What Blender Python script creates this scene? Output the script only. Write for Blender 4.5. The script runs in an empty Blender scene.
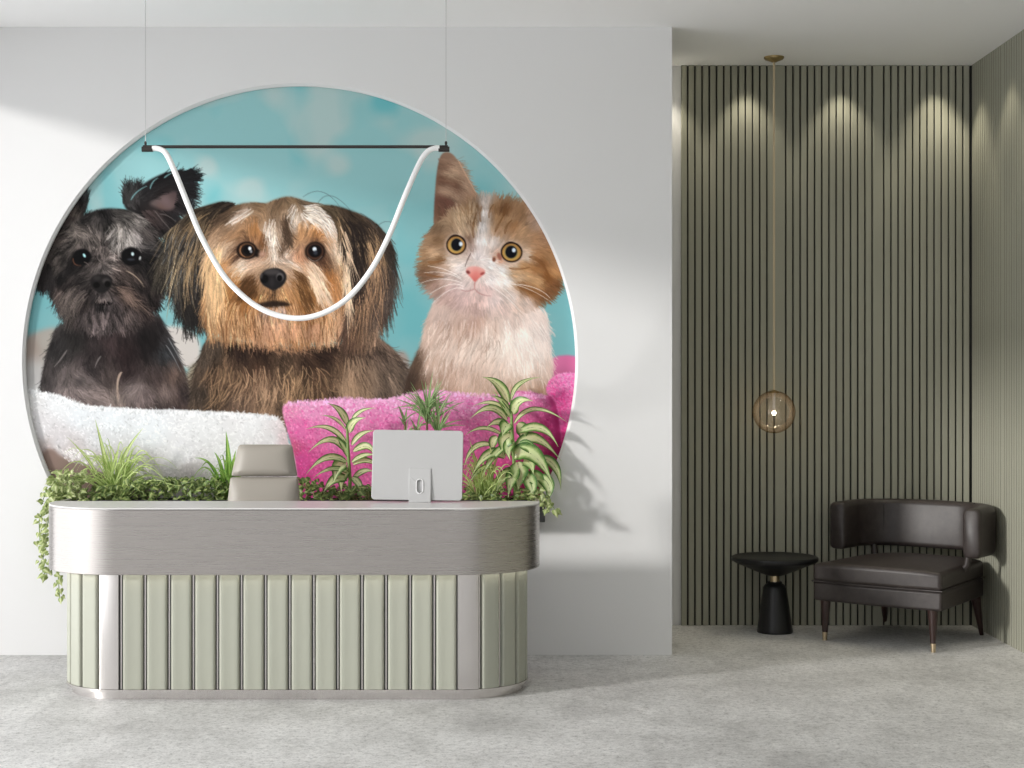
import bpy, bmesh, math, random
import numpy as np
from mathutils import Vector, Matrix

# ------------------------------------------------------------------ camera, world, sun, exposure
S = bpy.context.scene
COL = S.collection
CAMZ, F = 1.391, 1600.0                       # eye height, focal length in pixels of the 1024 px wide frame
cam = bpy.data.cameras.new('camera'); cam.sensor_width = 36; cam.lens = 36*F/1024
cam.shift_y = -2/1024; cam.clip_start = .05
camo = bpy.data.objects.new('camera', cam); COL.objects.link(camo)
camo.location = (0, 0, CAMZ); camo.rotation_euler = (math.pi/2, 0, 0)
S.camera = camo
S.view_settings.view_transform = 'Standard'; S.view_settings.look = 'None'
S.view_settings.gamma = 1; S.view_settings.use_curve_mapping = False
S.view_settings.exposure = 0.0
S.cycles.max_bounces = 10; S.cycles.diffuse_bounces = 5; S.cycles.glossy_bounces = 5
S.cycles.transparent_max_bounces = 12

W = bpy.data.worlds.new('daylight'); S.world = W; W.use_nodes = True
nt = W.node_tree; bg = nt.nodes['Background']
tc = nt.nodes.new('ShaderNodeTexCoord'); sp = nt.nodes.new('ShaderNodeSeparateXYZ')
mr = nt.nodes.new('ShaderNodeMapRange'); mx = nt.nodes.new('ShaderNodeMix'); mx.data_type = 'RGBA'
nt.links.new(tc.outputs['Generated'], sp.inputs[0]); nt.links.new(sp.outputs['X'], mr.inputs['Value'])
mr.inputs['From Min'].default_value = -.35; mr.inputs['From Max'].default_value = -.72
nt.links.new(mr.outputs[0], mx.inputs['Factor'])
mx.inputs['A'].default_value = (.70, .698, .70, 1); mx.inputs['B'].default_value = (2.4, 2.43, 2.47, 1)
nt.links.new(mx.outputs['Result'], bg.inputs['Color']); bg.inputs['Strength'].default_value = 1.0

SUN_DIR = Vector((.86, .51, -.24)).normalized()
sl = bpy.data.lights.new('sun', 'SUN'); sl.energy = 2.55; sl.angle = math.radians(5.5); sl.color = (1, .975, .94)
so = bpy.data.objects.new('sun', sl); COL.objects.link(so); so.rotation_euler = SUN_DIR.to_track_quat('-Z', 'Y').to_euler()
so.location = (-6, 2, 4)

def P(x, y, D):
    """point of the place seen at photo pixel (x, y) at distance D"""
    return Vector(((x-512)/F*D, D, CAMZ+(382-y)/F*D))

# ------------------------------------------------------------------ helpers
def material(name, color=(.8, .8, .8), rough=.5, metal=0, emit=0, emit_color=None, spec=.5, **kw):
    m = bpy.data.materials.new(name); m.use_nodes = True
    b = m.node_tree.nodes['Principled BSDF']
    b.inputs['Base Color'].default_value = (*color, 1); b.inputs['Roughness'].default_value = rough
    b.inputs['Metallic'].default_value = metal; b.inputs['Specular IOR Level'].default_value = spec
    if emit:
        b.inputs['Emission Color'].default_value = (*(emit_color or color), 1); b.inputs['Emission Strength'].default_value = emit
    for k, v in kw.items(): b.inputs[k.replace('_', ' ')].default_value = v
    return m

def node(m, t, **kw):
    n = m.node_tree.nodes.new('ShaderNode'+t)
    for k, v in kw.items():
        if k in n.inputs: n.inputs[k].default_value = v
        else: setattr(n, k, v)
    return n

def link(m, a, b): m.node_tree.links.new(a, b)
def bsdf(m): return m.node_tree.nodes['Principled BSDF']

def ramp(m, stops, fac):
    r = node(m, 'ValToRGB'); e = r.color_ramp.elements
    while len(e) < len(stops): e.new(.5)
    for el, (p, c) in zip(e, stops): el.position = p; el.color = (*c, 1)
    link(m, fac, r.inputs[0]); return r.outputs[0]

def noise(m, scale, detail=4, rough=.55, stretch=(1, 1, 1), coord='Object'):
    t = node(m, 'TexCoord'); mp = node(m, 'Mapping'); mp.inputs['Scale'].default_value = stretch
    link(m, t.outputs[coord], mp.inputs[0])
    n = node(m, 'TexNoise'); n.inputs['Scale'].default_value = scale; n.inputs['Detail'].default_value = detail; n.inputs['Roughness'].default_value = rough
    link(m, mp.outputs[0], n.inputs['Vector']); return n.outputs['Fac']

def bump(m, fac, strength=.2, dist=.01):
    b = node(m, 'Bump'); b.inputs['Strength'].default_value = strength; b.inputs['Distance'].default_value = dist
    link(m, fac, b.inputs['Height']); link(m, b.outputs[0], bsdf(m).inputs['Normal'])

class MB:
    """collects shapes into one mesh"""
    def __init__(self): self.v = []; self.f = []; self.uv = {}
    def add(self, vs, fs, uvs=None):
        o = len(self.v); self.v += [tuple(p) for p in vs]
        for k, f in enumerate(fs):
            self.f.append(tuple(i+o for i in f))
        if uvs is not None:
            for i, u in enumerate(uvs): self.uv[o+i] = u
        return self
    def box(self, x0, x1, y0, y1, z0, z1):
        return self.add([(x, y, z) for x in (x0, x1) for y in (y0, y1) for z in (z0, z1)],
                        [(0, 1, 3, 2), (4, 6, 7, 5), (0, 4, 5, 1), (2, 3, 7, 6), (0, 2, 6, 4), (1, 5, 7, 3)])
    def tube(self, pts, r, n=10, cap=True):
        pts = [Vector(p) for p in pts]; k = len(pts); rs = r if hasattr(r, '__len__') else [r]*k
        t0 = (pts[1]-pts[0]).normalized(); up = Vector((0, 0, 1)) if abs(t0.z) < .9 else Vector((1, 0, 0))
        a = t0.cross(up).normalized(); vs = []; fs = []
        for i, p in enumerate(pts):
            t = (pts[min(i+1, k-1)]-pts[max(i-1, 0)]).normalized()
            a = (a-t*a.dot(t)).normalized(); b = t.cross(a)
            for j in range(n):
                c = 2*math.pi*j/n; vs.append(p+(a*math.cos(c)+b*math.sin(c))*rs[i])
        for i in range(k-1):
            for j in range(n):
                fs.append((i*n+j, i*n+(j+1) % n, (i+1)*n+(j+1) % n, (i+1)*n+j))
        if cap: fs += [tuple(range(n-1, -1, -1)), tuple(range((k-1)*n, k*n))]
        return self.add(vs, fs)
    def lathe(self, prof, c=(0, 0, 0), n=40):
        """prof: (radius, z) from bottom to top"""
        vs = []; fs = []
        for r, z in prof:
            for j in range(n):
                a = 2*math.pi*j/n; vs.append((c[0]+r*math.cos(a), c[1]+r*math.sin(a), c[2]+z))
        for i in range(len(prof)-1):
            for j in range(n):
                fs.append((i*n+j, i*n+(j+1) % n, (i+1)*n+(j+1) % n, (i+1)*n+j))
        fs += [tuple(range(n-1, -1, -1)), tuple(range((len(prof)-1)*n, len(prof)*n))]
        return self.add(vs, fs)
    def build(self, name, mat, parent=None, smooth=False, bevel=0, seg=2, sub=0, angle=None, loc=None):
        me = bpy.data.meshes.new(name)
        me.from_pydata(self.v, [], self.f)
        if self.uv:
            ul = me.uv_layers.new(name='UVMap')
            d = np.zeros(len(me.loops)*2, np.float32)
            li = np.zeros(len(me.loops), np.int32); me.loops.foreach_get('vertex_index', li)
            uv = np.zeros((len(self.v), 2), np.float32)
            for i, u in self.uv.items(): uv[i] = u
            d = uv[li].ravel(); ul.data.foreach_set('uv', d)
        me.materials.append(mat)
        o = bpy.data.objects.new(name, me); COL.objects.link(o)
        if not self.uv:
            bm = bmesh.new(); bm.from_mesh(me); bmesh.ops.recalc_face_normals(bm, faces=bm.faces); bm.to_mesh(me); bm.free()
        if parent: o.parent = parent
        if loc is not None: o.location = loc
        if bevel:
            b = o.modifiers.new('bevel', 'BEVEL'); b.width = bevel; b.segments = seg; b.limit_method = 'ANGLE'; b.angle_limit = math.radians(35)
        if sub:
            s = o.modifiers.new('sub', 'SUBSURF'); s.levels = s.render_levels = sub
        if smooth or bevel or sub:
            me.shade_smooth()
            if angle is None and not sub: angle = 40
            if angle: me.set_sharp_from_angle(angle=math.radians(angle))
        return o

def thing(name, label, cat, loc=(0, 0, 0), rz=0, group=None):
    o = bpy.data.objects.new(name, None); COL.objects.link(o); o.empty_display_size = .1
    o.location = loc; o.rotation_euler = (0, 0, rz); o['label'] = label; o['category'] = cat
    if group: o['group'] = group
    return o
def struct(o, label=None):
    o['kind'] = 'structure'
    if label: o['label'] = label; o['category'] = o.name.split('_')[0]
    return o

# ------------------------------------------------------------------ materials of the room
def srgb(r, g, b):
    return tuple((c/12.92 if c <= .04045 else ((c+.055)/1.055)**2.4) for c in (r/255, g/255, b/255))
M = {}
M['white'] = material('white_paint', (.75, .75, .752), .7); bump(M['white'], noise(M['white'], 60, 5), .04, .004)
M['ceil'] = material('ceiling_paint', (.95, .95, .95), .8); bump(M['ceil'], noise(M['ceil'], 50, 4), .03, .004)
m = M['floor'] = material('polished_concrete', (.5, .5, .5), .5, spec=.35)
a = noise(m, .8, 10, .66, (1, .8, 1)); b = noise(m, 5, 9, .72, (1, .6, 1)); c = noise(m, 34, 5, .8); g = noise(m, 110, 2, .6)
def mixf(m, f, x, y):
    n = node(m, 'Mix', data_type='FLOAT'); n.inputs[0].default_value = f; link(m, x, n.inputs[2]); link(m, y, n.inputs[3]); return n.outputs[0]
big = ramp(m, [(.32, (.34, .335, .33)), (.45, (.52, .515, .505)), (.54, (.64, .635, .625)), (.66, (.74, .735, .725))], mixf(m, .45, a, b))
fine = ramp(m, [(.36, (.42, .42, .42)), (.46, (.90, .90, .90)), (.54, (1.08, 1.08, 1.08)), (.66, (1.25, 1.25, 1.25))], mixf(m, .35, c, g))
mu = node(m, 'Mix', data_type='RGBA', blend_type='MULTIPLY'); mu.inputs['Factor'].default_value = 1; link(m, big, mu.inputs['A']); link(m, fine, mu.inputs['B'])
link(m, mu.outputs['Result'], bsdf(m).inputs['Base Color'])
bump(m, c, .25, .004)
M['slat'] = material('sage_slat', (.325, .322, .257), .55, spec=.3); 
M['groove'] = material('slat_backing', (.03, .032, .028), .8)

# ------------------------------------------------------------------ the room
DW, DB, XR, H, XL = 8.153, 9.159, 2.627, 3.2, -3.2           # mural wall, niche wall, right wall, ceiling, left wall
CX, CZ, R = (300-512)/F*DW, CAMZ+(382-361)/F*DW, 278/F*DW   # round opening of the mural
XP = (672-512)/F*DW                                          # free end of the mural wall
struct(MB().box(XL-.3, XR+.3, -.8, DB+.2, -.1, 0).build('floor', M['floor']), 'pale grey mottled concrete floor across the whole room')
struct(MB().box(XL-.3, XR+.3, -.8, DB+.2, H, H+.1).build('ceiling', M['ceil']), 'flat white painted ceiling over the whole room')
# mural wall with a round hole
mb = MB(); N = 288; x0, x1, z0, z1, y1 = XL, XP, 0.0, H, DW+.03; CH = .013
ang = sorted(set([2*math.pi*i/N for i in range(N)]+[math.atan2(z-CZ, x-CX) % (2*math.pi) for x in (x0, x1) for z in (z0, z1)]))
inn, out = [], []
for t in ang:
    c, s = math.cos(t), math.sin(t)
    k = min(((x1-CX)/c if c > 1e-9 else (x0-CX)/c if c < -1e-9 else 1e9), ((z1-CZ)/s if s > 1e-9 else (z0-CZ)/s if s < -1e-9 else 1e9))
    inn.append((CX+R*c, CZ+R*s)); out.append((CX+k*c, CZ+k*s))
n = len(ang)
sh_ = lambda x, z: (CX+(x-CX)*(R-CH)/R, CZ+(z-CZ)*(R-CH)/R)
vs = [(x, DW, z) for x, z in inn]+[(x, DW, z) for x, z in out]+[(sh_(x, z)[0], y1, sh_(x, z)[1]) for x, z in inn]+[(x, y1, z) for x, z in out]+[(sh_(x, z)[0], DW+CH, sh_(x, z)[1]) for x, z in inn]
fs = []
for i in range(n):
    j = (i+1) % n
    fs += [(i, j, n+j, n+i), (2*n+j, 2*n+i, 3*n+i, 3*n+j), (i, 4*n+i, 4*n+j, j), (4*n+i, 2*n+i, 2*n+j, 4*n+j), (n+i, n+j, 3*n+j, 3*n+i)]
mb.add(vs, fs).box(XP-.04, XP, y1-.001, DB, 0, H)
struct(mb.build('wall_center', M['white'], angle=30, smooth=True), 'white wall with the round pet mural set into it')
struct(MB().box(XL-.3, XR+.2, DB, DB+.1, 0, H).build('wall_back', M['white']), 'plain wall behind the green slats')
struct(MB().box(XR, XR+.1, 2.0, DB, 0, H).build('wall_right', M['groove']), 'right wall carrying the green slats')
mb = MB().box(XL-.12, XL, -.8, DB, 2.985, H).box(XL-.12, XL, 7.95, DB, 0, 2.985)
struct(mb.build('wall_left', M['white']), 'left wall with a tall wide window opening')
# slatted cladding: panels of 13 slats
PITCH = .0411; SW = .0315
def slats(x0, x1, place):
    mb = MB(); mb2 = None; x = x0; k = 0
    while x < x1-.01:
        w = SW if k % 13 != 0 or k == 0 else PITCH+SW*.5
        xe = min(x+w, x1); place(mb, x, xe); x = x+w+(PITCH-SW); k += 1
    return mb
XS = (681-512)/F*DB
mb = slats(XS, XR-.012, lambda mb, a, b: mb.box(a, b, DB-.024, DB-.008, 0, H)); 
struct(mb.build('trim_1', M['slat'], bevel=.002, seg=1), 'green vertical slat cladding on the back wall')
struct(MB().box(XS, XR, DB-.008, DB, 0, H).build('trim_2', M['groove']), 'dark backing behind the back wall slats')
mb = slats(0, 6.5, lambda mb, a, b: mb.box(XR-.0018, XR, DB-.03-b, DB-.03-a, 0, H))
struct(mb.build('trim_3', M['slat']), 'green vertical slat cladding on the right wall')
# wall washers in the ceiling of the niche
for (x, y) in [(.875, DB-.145), (1.334, DB-.145), (1.875, DB-.145), (2.415, DB-.145), (XR-.17, 8.95), (XR-.17, 8.41), (XR-.17, 7.97), (XR-.17, 7.33)]:
    l = bpy.data.lights.new('wall_washer', 'SPOT'); l.energy = 9.5; l.spot_size = math.radians(75); l.spot_blend = .6; l.shadow_soft_size = .02; l.color = (1, .92, .75)
    o = bpy.data.objects.new('wall_washer', l); COL.objects.link(o); o.location = (x, y, H-.012)

# ---- the printed picture of the mural, painted stroke by stroke (photo pixel frame: x 18..582, y 78..508)
PX0, PY0, PW, PH, PS = 18, 78, 564, 568, 4
def paint_print():
    rng = np.random.default_rng(5)
    H, W = PH*PS, PW*PS
    img = np.zeros((H, W, 3), np.float32)

    def idw(pts, xs, ys, p=3.0):
        pts = np.asarray(pts, float)
        d = (xs[..., None]-pts[:, 0])**2 + (ys[..., None]-pts[:, 1])**2 + 4.0
        w = d**(-p/2)
        return (w @ pts[:, 2:])/w.sum(-1, keepdims=True)

    def noise(scale, seed):
        r = np.random.default_rng(seed)
        h, w = int(PH/scale)+4, int(PW/scale)+4
        g = r.normal(size=(h, w))
        return g, scale

    def samp(nz, x, y):
        g, s = nz
        u = np.clip((x-PX0)/s, 0, g.shape[1]-2.001); v = np.clip((y-PY0)/s, 0, g.shape[0]-2.001)
        i = u.astype(int); j = v.astype(int); a = u-i; b = v-j
        a = a*a*(3-2*a); b = b*b*(3-2*b)
        return (g[j, i]*(1-a)+g[j, i+1]*a)*(1-b)+(g[j+1, i]*(1-a)+g[j+1, i+1]*a)*b

    def inside(poly, x, y):
        c = np.zeros(x.shape, bool); n = len(poly)
        for k in range(n):
            x1, y1 = poly[k]; x2, y2 = poly[(k+1) % n]
            if y1 == y2: continue
            c ^= ((y1 > y) != (y2 > y)) & (x < (x2-x1)*(y-y1)/(y2-y1)+x1)
        return c

    def smooth(poly, n=2):
        for _ in range(n):
            q = []
            for k in range(len(poly)):
                a = poly[k]; b = poly[(k+1) % len(poly)]
                q += [(a[0]*.75+b[0]*.25, a[1]*.75+b[1]*.25), (a[0]*.25+b[0]*.75, a[1]*.25+b[1]*.75)]
            poly = q
        return poly

    def blur(a, r):
        r = int(r)
        if r < 1: return a
        for ax in (0, 1):
            for _ in range(2):
                pad = [(0, 0)]*a.ndim; pad[ax] = (r+1, r)
                c = np.cumsum(np.pad(a, pad, mode='edge'), axis=ax, dtype=np.float64)
                n = a.shape[ax]
                hi = np.take(c, np.arange(2*r+1, 2*r+1+n), axis=ax); lo = np.take(c, np.arange(0, n), axis=ax)
                a = ((hi-lo)/(2*r+1)).astype(np.float32)
        return a

    def box(poly, pad):
        xs = [p[0] for p in poly]; ys = [p[1] for p in poly]
        x0 = int(max(0, (min(xs)-pad-PX0)*PS)); x1 = int(min(W, (max(xs)+pad-PX0)*PS))
        y0 = int(max(0, (min(ys)-pad-PY0)*PS)); y1 = int(min(H, (max(ys)+pad-PY0)*PS))
        return x0, x1, y0, y1

    def grid(b):
        x0, x1, y0, y1 = b
        return np.meshgrid(PX0+(np.arange(x0, x1)+.5)/PS, PY0+(np.arange(y0, y1)+.5)/PS)

    def fill(poly, color, soft=1.0, alpha=1.0, sm=2):
        """color: rgb or list of (x, y, r, g, b) control points"""
        if sm: poly = smooth(poly, sm)
        b = box(poly, soft*3+2); x0, x1, y0, y1 = b
        if x1 <= x0 or y1 <= y0: return
        X, Y = grid(b)
        m = blur(inside(poly, X, Y).astype(np.float32), soft*PS/2)*alpha
        if np.ndim(color[0]) == 0: col = np.asarray(color, np.float32)
        else:
            gx, gy = X[::8, ::8], Y[::8, ::8]
            c = idw(color, gx, gy)
            col = np.repeat(np.repeat(c, 8, 0), 8, 1)[:X.shape[0], :X.shape[1]].astype(np.float32)
            col = blur(col, 8)
        img[y0:y1, x0:x1] = img[y0:y1, x0:x1]*(1-m[..., None]) + col*m[..., None]

    def ell(cx, cy, rx, ry, color, soft=.6, alpha=1.0, rot=0):
        t = np.linspace(0, 2*np.pi, 40, endpoint=False); c, s = np.cos(rot), np.sin(rot)
        fill([(cx+rx*np.cos(a)*c-ry*np.sin(a)*s, cy+rx*np.cos(a)*s+ry*np.sin(a)*c) for a in t], color, soft, alpha, 0)

    def splat(xs, ys, cols, wid, alpha):
        """xs, ys (N, K) stroke paths; cols (N, 3); wid (N,) px; alpha"""
        n, k = xs.shape
        dx = np.gradient(xs, axis=1); dy = np.gradient(ys, axis=1)
        L = np.hypot(dx, dy)+1e-6; nx, ny = -dy/L, dx/L
        t = np.linspace(0, 1, k)
        prof = np.minimum(1, 4*t+.25)*np.clip(1.15-t, .12, 1)
        wmax = int(np.ceil(wid.max()*PS))
        for c0 in range(0, n, 4000):
            sl = slice(c0, c0+4000)
            for o in np.linspace(-.5, .5, max(1, wmax)):
                w = wid[sl, None]*prof[None]
                px = ((xs[sl]+nx[sl]*o*w-PX0)*PS).astype(int); py = ((ys[sl]+ny[sl]*o*w-PY0)*PS).astype(int)
                ok = (px >= 0) & (px < W) & (py >= 0) & (py < H)
                cc = np.broadcast_to(cols[sl, None, :], px.shape+(3,))
                a, b_ = py[ok], px[ok]
                img[a, b_] = img[a, b_]*(1-alpha)+cc[ok]*alpha

    def fur(poly, colors, flow, n, length, width=.7, jit=.16, clump=.22, curl=.15, alpha=.75, cl=3.0, seed=1, order=None, inset=0):
        r = np.random.default_rng(seed)
        xs = [p[0] for p in poly]; ys = [p[1] for p in poly]
        rx = []; ry = []; tot = 0
        while tot < n:
            x = r.uniform(min(xs), max(xs), n*2); y = r.uniform(min(ys), max(ys), n*2)
            k = inside(poly, x, y); rx.append(x[k]); ry.append(y[k]); tot += k.sum()
        x = np.concatenate(rx)[:n]; y = np.concatenate(ry)[:n]
        if order is not None:
            key = order(x, y)+r.normal(size=n)*4; o = np.argsort(key); x, y = x[o], y[o]
        col = idw(colors, x, y, 3.5)
        nz = noise(cl, seed+77); nz2 = noise(cl*3, seed+99)
        lum = 1+clump*samp(nz, x, y)+clump*.5*samp(nz2, x, y)+jit*r.normal(size=n)
        col = np.clip(col*np.clip(lum, .3, 1.9)[:, None], 0, 255)
        step = .3; K = int(length/step)
        fl = np.asarray(flow, float)
        ln = np.hypot(fl[:, 2], fl[:, 3]); fl[:, 2] /= ln; fl[:, 3] /= ln
        cv = r.normal(size=n)*curl; sc = r.uniform(.55, 1.25, n)
        X = np.zeros((n, K)); Y = np.zeros((n, K)); a0 = r.normal(size=n)*.12
        for k in range(K):
            X[:, k] = x; Y[:, k] = y
            if k % 4 == 0: f = idw(fl, x, y, 3.0)
            a = np.arctan2(f[:, 1], f[:, 0])+a0+cv*(k/K)
            x = x+np.cos(a)*step*sc; y = y+np.sin(a)*step*sc
        splat(X, Y, col.astype(np.float32), width*r.uniform(.6, 1.3, n), alpha)

    def hair(lines, color, width=.8, alpha=.85):
        for pts in lines:
            p = np.asarray(pts, float); t = np.linspace(0, 1, len(p)); tt = np.linspace(0, 1, 300)
            if len(p) == 3:
                q = ((1-tt)**2)[:, None]*p[0]+(2*tt*(1-tt))[:, None]*(2*p[1]-.5*p[0]-.5*p[2])+(tt**2)[:, None]*p[2]
            else: q = np.stack([np.interp(tt, t, p[:, 0]), np.interp(tt, t, p[:, 1])], 1)
            splat(q[None, :, 0], q[None, :, 1], np.asarray([color], np.float32), np.array([width]), alpha)

#@@BODY
    # ---------------- backdrop
    X, Y = grid((0, W, 0, H))
    n1, n2, n3 = noise(46, 11), noise(22, 12), noise(60, 13)
    v = samp(n1, X, Y*.8)*.8+samp(n2, X, Y*.7)*.55
    w_ = samp(n3, X+9, Y)*.9+samp(n2, X+30, Y)*.6
    base = np.array([143, 191, 194.]); sat = np.array([96, 178, 186.]); bei = np.array([190, 200, 197.])  # base teal lightened to offset the shade over the upper print
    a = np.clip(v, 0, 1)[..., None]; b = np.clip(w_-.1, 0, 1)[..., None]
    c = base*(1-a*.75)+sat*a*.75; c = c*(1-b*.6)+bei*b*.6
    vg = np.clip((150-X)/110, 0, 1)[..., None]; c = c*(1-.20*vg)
    low = np.clip((Y-180)/100, 0, 1)[..., None]; c = c*(1-low*.7)+np.array([100, 158, 164.])*low*.7  # teal darkened lower down to offset the sun falling there
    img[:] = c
    # out-of-focus towels behind the animals
    fill([(18, 340), (40, 330), (58, 326), (70, 340), (60, 400), (18, 420)], [(30, 345, 140, 128, 120), (45, 340, 150, 145, 138), (30, 375, 165, 163, 162), (50, 385, 170, 170, 168), (35, 395, 190, 190, 190)], 5)
    fill([(158, 326), (185, 326), (200, 338), (202, 360), (190, 372), (170, 360)], (192, 186, 181), 4)
    fill([(186, 366), (205, 360), (215, 395), (200, 415), (180, 410)], [(195, 372, 140, 130, 112), (200, 395, 95, 85, 75)], 4)
    fill([(392, 352), (410, 350), (412, 400), (396, 400)], (150, 140, 134), 4)
    fill([(545, 357), (582, 354), (582, 382), (545, 382)], [(550, 358, 205, 110, 155), (575, 360, 200, 105, 150), (565, 378, 180, 95, 135)], 2)

    # ---------------- black dog
    bk = (32, 29, 29)
    body = [(58, 322), (50, 345), (44, 365), (41, 380), (44, 394), (62, 400), (85, 408), (110, 412), (150, 414), (190, 414), (189, 395), (184, 370), (176, 350), (167, 330), (158, 312), (110, 320)]
    bc = [(60, 345, 38, 36, 36), (52, 380, 50, 46, 46), (75, 340, 34, 32, 31), (95, 345, 42, 36, 36), (110, 340, 52, 42, 42), (125, 350, 34, 26, 26), (150, 340, 22, 19, 19), (165, 350, 45, 46, 48),
          (90, 365, 50, 44, 44), (62, 380, 112, 102, 100), (70, 392, 118, 106, 104), (80, 376, 95, 86, 84), (95, 395, 112, 100, 97), (110, 372, 60, 52, 50), (118, 398, 118, 106, 100), (128, 368, 40, 32, 32), (135, 388, 105, 94, 92),
          (145, 395, 100, 88, 86), (155, 375, 62, 52, 50), (165, 390, 92, 80, 76), (172, 372, 80, 66, 60), (178, 400, 70, 58, 55), (155, 404, 62, 54, 52), (185, 392, 50, 42, 42)]
    bf = [(60, 345, -.4, 1), (75, 360, -.5, 1), (100, 350, 0, 1), (115, 340, .1, 1), (150, 345, .3, 1), (170, 350, .55, 1), (62, 385, -.2, 1), (80, 380, .9, .6), (95, 395, .9, .3), (118, 380, .1, 1), (130, 385, -.8, .6), (150, 388, .6, .8), (170, 385, .3, 1)]
    fill(body, bc, 3)
    fur(body, bc, bf, 9000, 13, .7, .16, .2, .5, .5, 4, 21)
    ell(80, 382, 5, 4, (48, 44, 44), 4, .6)
    hair([[(122, 372), (118, 383), (119, 399)], [(121, 372), (117, 384), (118.5, 402)]], (165, 145, 130), 1.3)
    hair([[(67, 350), (60, 360), (54, 367)], [(101, 356), (97, 362), (95, 368)]], (115, 108, 106), 1.2)
    hair([[(168, 338), (176, 352), (184, 368)], [(166, 345), (173, 356), (181, 372)]], (120, 120, 122), .8)
    # ears
    el = [(86, 187), (88, 200), (86, 210), (83, 216), (92, 222), (60, 240), (30, 285), (25, 270), (45, 235), (62, 212), (77, 195)]
    elc = [(85, 190, 40, 48, 50), (84, 200, 45, 46, 46), (80, 205, 30, 28, 28), (78, 214, 62, 56, 52), (70, 222, 48, 42, 40), (55, 235, 34, 30, 30), (40, 260, 25, 23, 23)]
    fill(el, elc, 2)
    fur(el, elc, [(84, 195, .1, -1), (80, 210, .4, -1), (65, 225, -.6, 1), (40, 260, -.6, 1)], 1300, 11, .7, .2, .3, .3, .7, 3, 22)
    er = [(124, 208), (123, 196), (126, 186), (130, 190), (134, 190), (146, 182), (155, 177), (164, 173), (180, 171), (192, 172), (193, 180), (190, 186), (193, 195), (188, 200), (188, 206), (176, 215), (170, 225), (160, 236), (148, 228), (135, 216)]
    erc = [(128, 195, 48, 48, 48), (130, 207, 34, 33, 33), (145, 190, 30, 29, 30), (160, 182, 20, 19, 20), (185, 177, 24, 24, 26), (188, 195, 26, 25, 27), (175, 205, 30, 27, 28), (160, 196, 38, 33, 33), (150, 215, 48, 40, 39), (165, 220, 30, 27, 27), (140, 215, 22, 20, 20)]
    fill(er, erc, 1.5)
    fill([(148, 204), (156, 198), (166, 193), (177, 190), (180, 198), (174, 210), (164, 211), (155, 207)], [(152, 202, 88, 76, 75), (165, 200, 102, 86, 86), (172, 195, 78, 64, 64), (160, 208, 92, 72, 68)], 3)
    fur([(123, 205), (126, 190), (140, 190), (140, 212)], erc, [(126, 195, -.15, -1), (135, 195, .2, -1), (138, 208, -.6, -.8)], 500, 13, .7, .2, .3, .4, .8, 3, 23)
    fur([(136, 200), (160, 176), (182, 172), (190, 178), (165, 190), (146, 202)], erc, [(150, 190, .9, -.5), (185, 176, 1, -.22)], 900, 16, .8, .2, .2, .25, .85, 3, 24)
    fur([(178, 176), (190, 176), (188, 206), (172, 214), (176, 195)], erc, [(180, 180, 1, -.15), (185, 192, 1, .15), (182, 204, 1, .6)], 500, 13, .9, .2, .2, .25, .9, 3, 25)
    fur([(140, 210), (165, 210), (178, 212), (168, 232), (150, 230)], [(150, 215, 55, 46, 45), (165, 222, 34, 30, 30), (175, 214, 28, 26, 27)], [(150, 212, .9, .6), (165, 220, .7, .9)], 800, 15, .7, .2, .4, .3, .7, 3, 26)
    hair([[(131, 200), (137, 192), (147, 186)], [(150, 189), (153, 182), (158, 178)], [(164, 178), (168, 175), (172, 173)]], (120, 165, 168), 1.0, .8)
    hair([[(155, 211), (162, 220), (170, 229)], [(160, 214), (168, 216), (176, 222)]], (92, 84, 82), .8)
    # head
    head = [(84, 216), (95, 210), (108, 208), (122, 209), (135, 213), (148, 223), (156, 240), (161, 260), (162, 285), (157, 303), (146, 315), (128, 322), (104, 327), (82, 324), (66, 316), (56, 300), (51, 284), (40, 283), (32, 275), (45, 245), (62, 227)]
    hc = [(90, 215, 42, 39, 38), (105, 212, 28, 26, 26), (118, 214, 60, 57, 55), (132, 219, 96, 91, 88), (145, 232, 70, 64, 62), (118, 228, 122, 116, 111), (124, 236, 140, 133, 128), (135, 238, 120, 114, 112), (112, 236, 96, 90, 87), (103, 224, 40, 37, 36), (104, 238, 44, 40, 39),
          (96, 238, 112, 103, 98), (88, 233, 100, 92, 88), (75, 232, 86, 79, 75), (62, 237, 68, 61, 58), (68, 246, 72, 66, 63), (55, 250, 50, 46, 44), (48, 265, 40, 36, 35), (44, 276, 42, 37, 36), (58, 262, 58, 53, 50), (62, 275, 26, 24, 24),
          (82, 257, 22, 19, 19), (74, 266, 22, 20, 20), (131, 256, 18, 16, 17), (145, 255, 26, 24, 24), (152, 250, 40, 38, 38), (150, 270, 20, 18, 18), (101, 250, 88, 80, 77), (97, 262, 62, 56, 54), (110, 262, 118, 108, 104), (102, 268, 80, 74, 72),
          (118, 268, 82, 70, 66), (128, 274, 72, 62, 58), (140, 285, 48, 40, 38), (84, 278, 52, 46, 44), (72, 283, 46, 39, 37), (62, 295, 74, 62, 58), (60, 306, 60, 50, 48), (75, 305, 66, 56, 52), (85, 300, 50, 41, 39), (118, 288, 62, 50, 46), (128, 295, 70, 55, 50), (140, 303, 64, 52, 49), (152, 300, 40, 33, 32),
          (104, 298, 92, 82, 80), (102, 303, 28, 24, 25), (100, 312, 90, 78, 76), (115, 312, 100, 86, 84), (85, 316, 78, 68, 66), (130, 314, 82, 70, 67), (70, 314, 78, 66, 63), (100, 322, 108, 94, 92), (145, 312, 52, 42, 40)]
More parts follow.
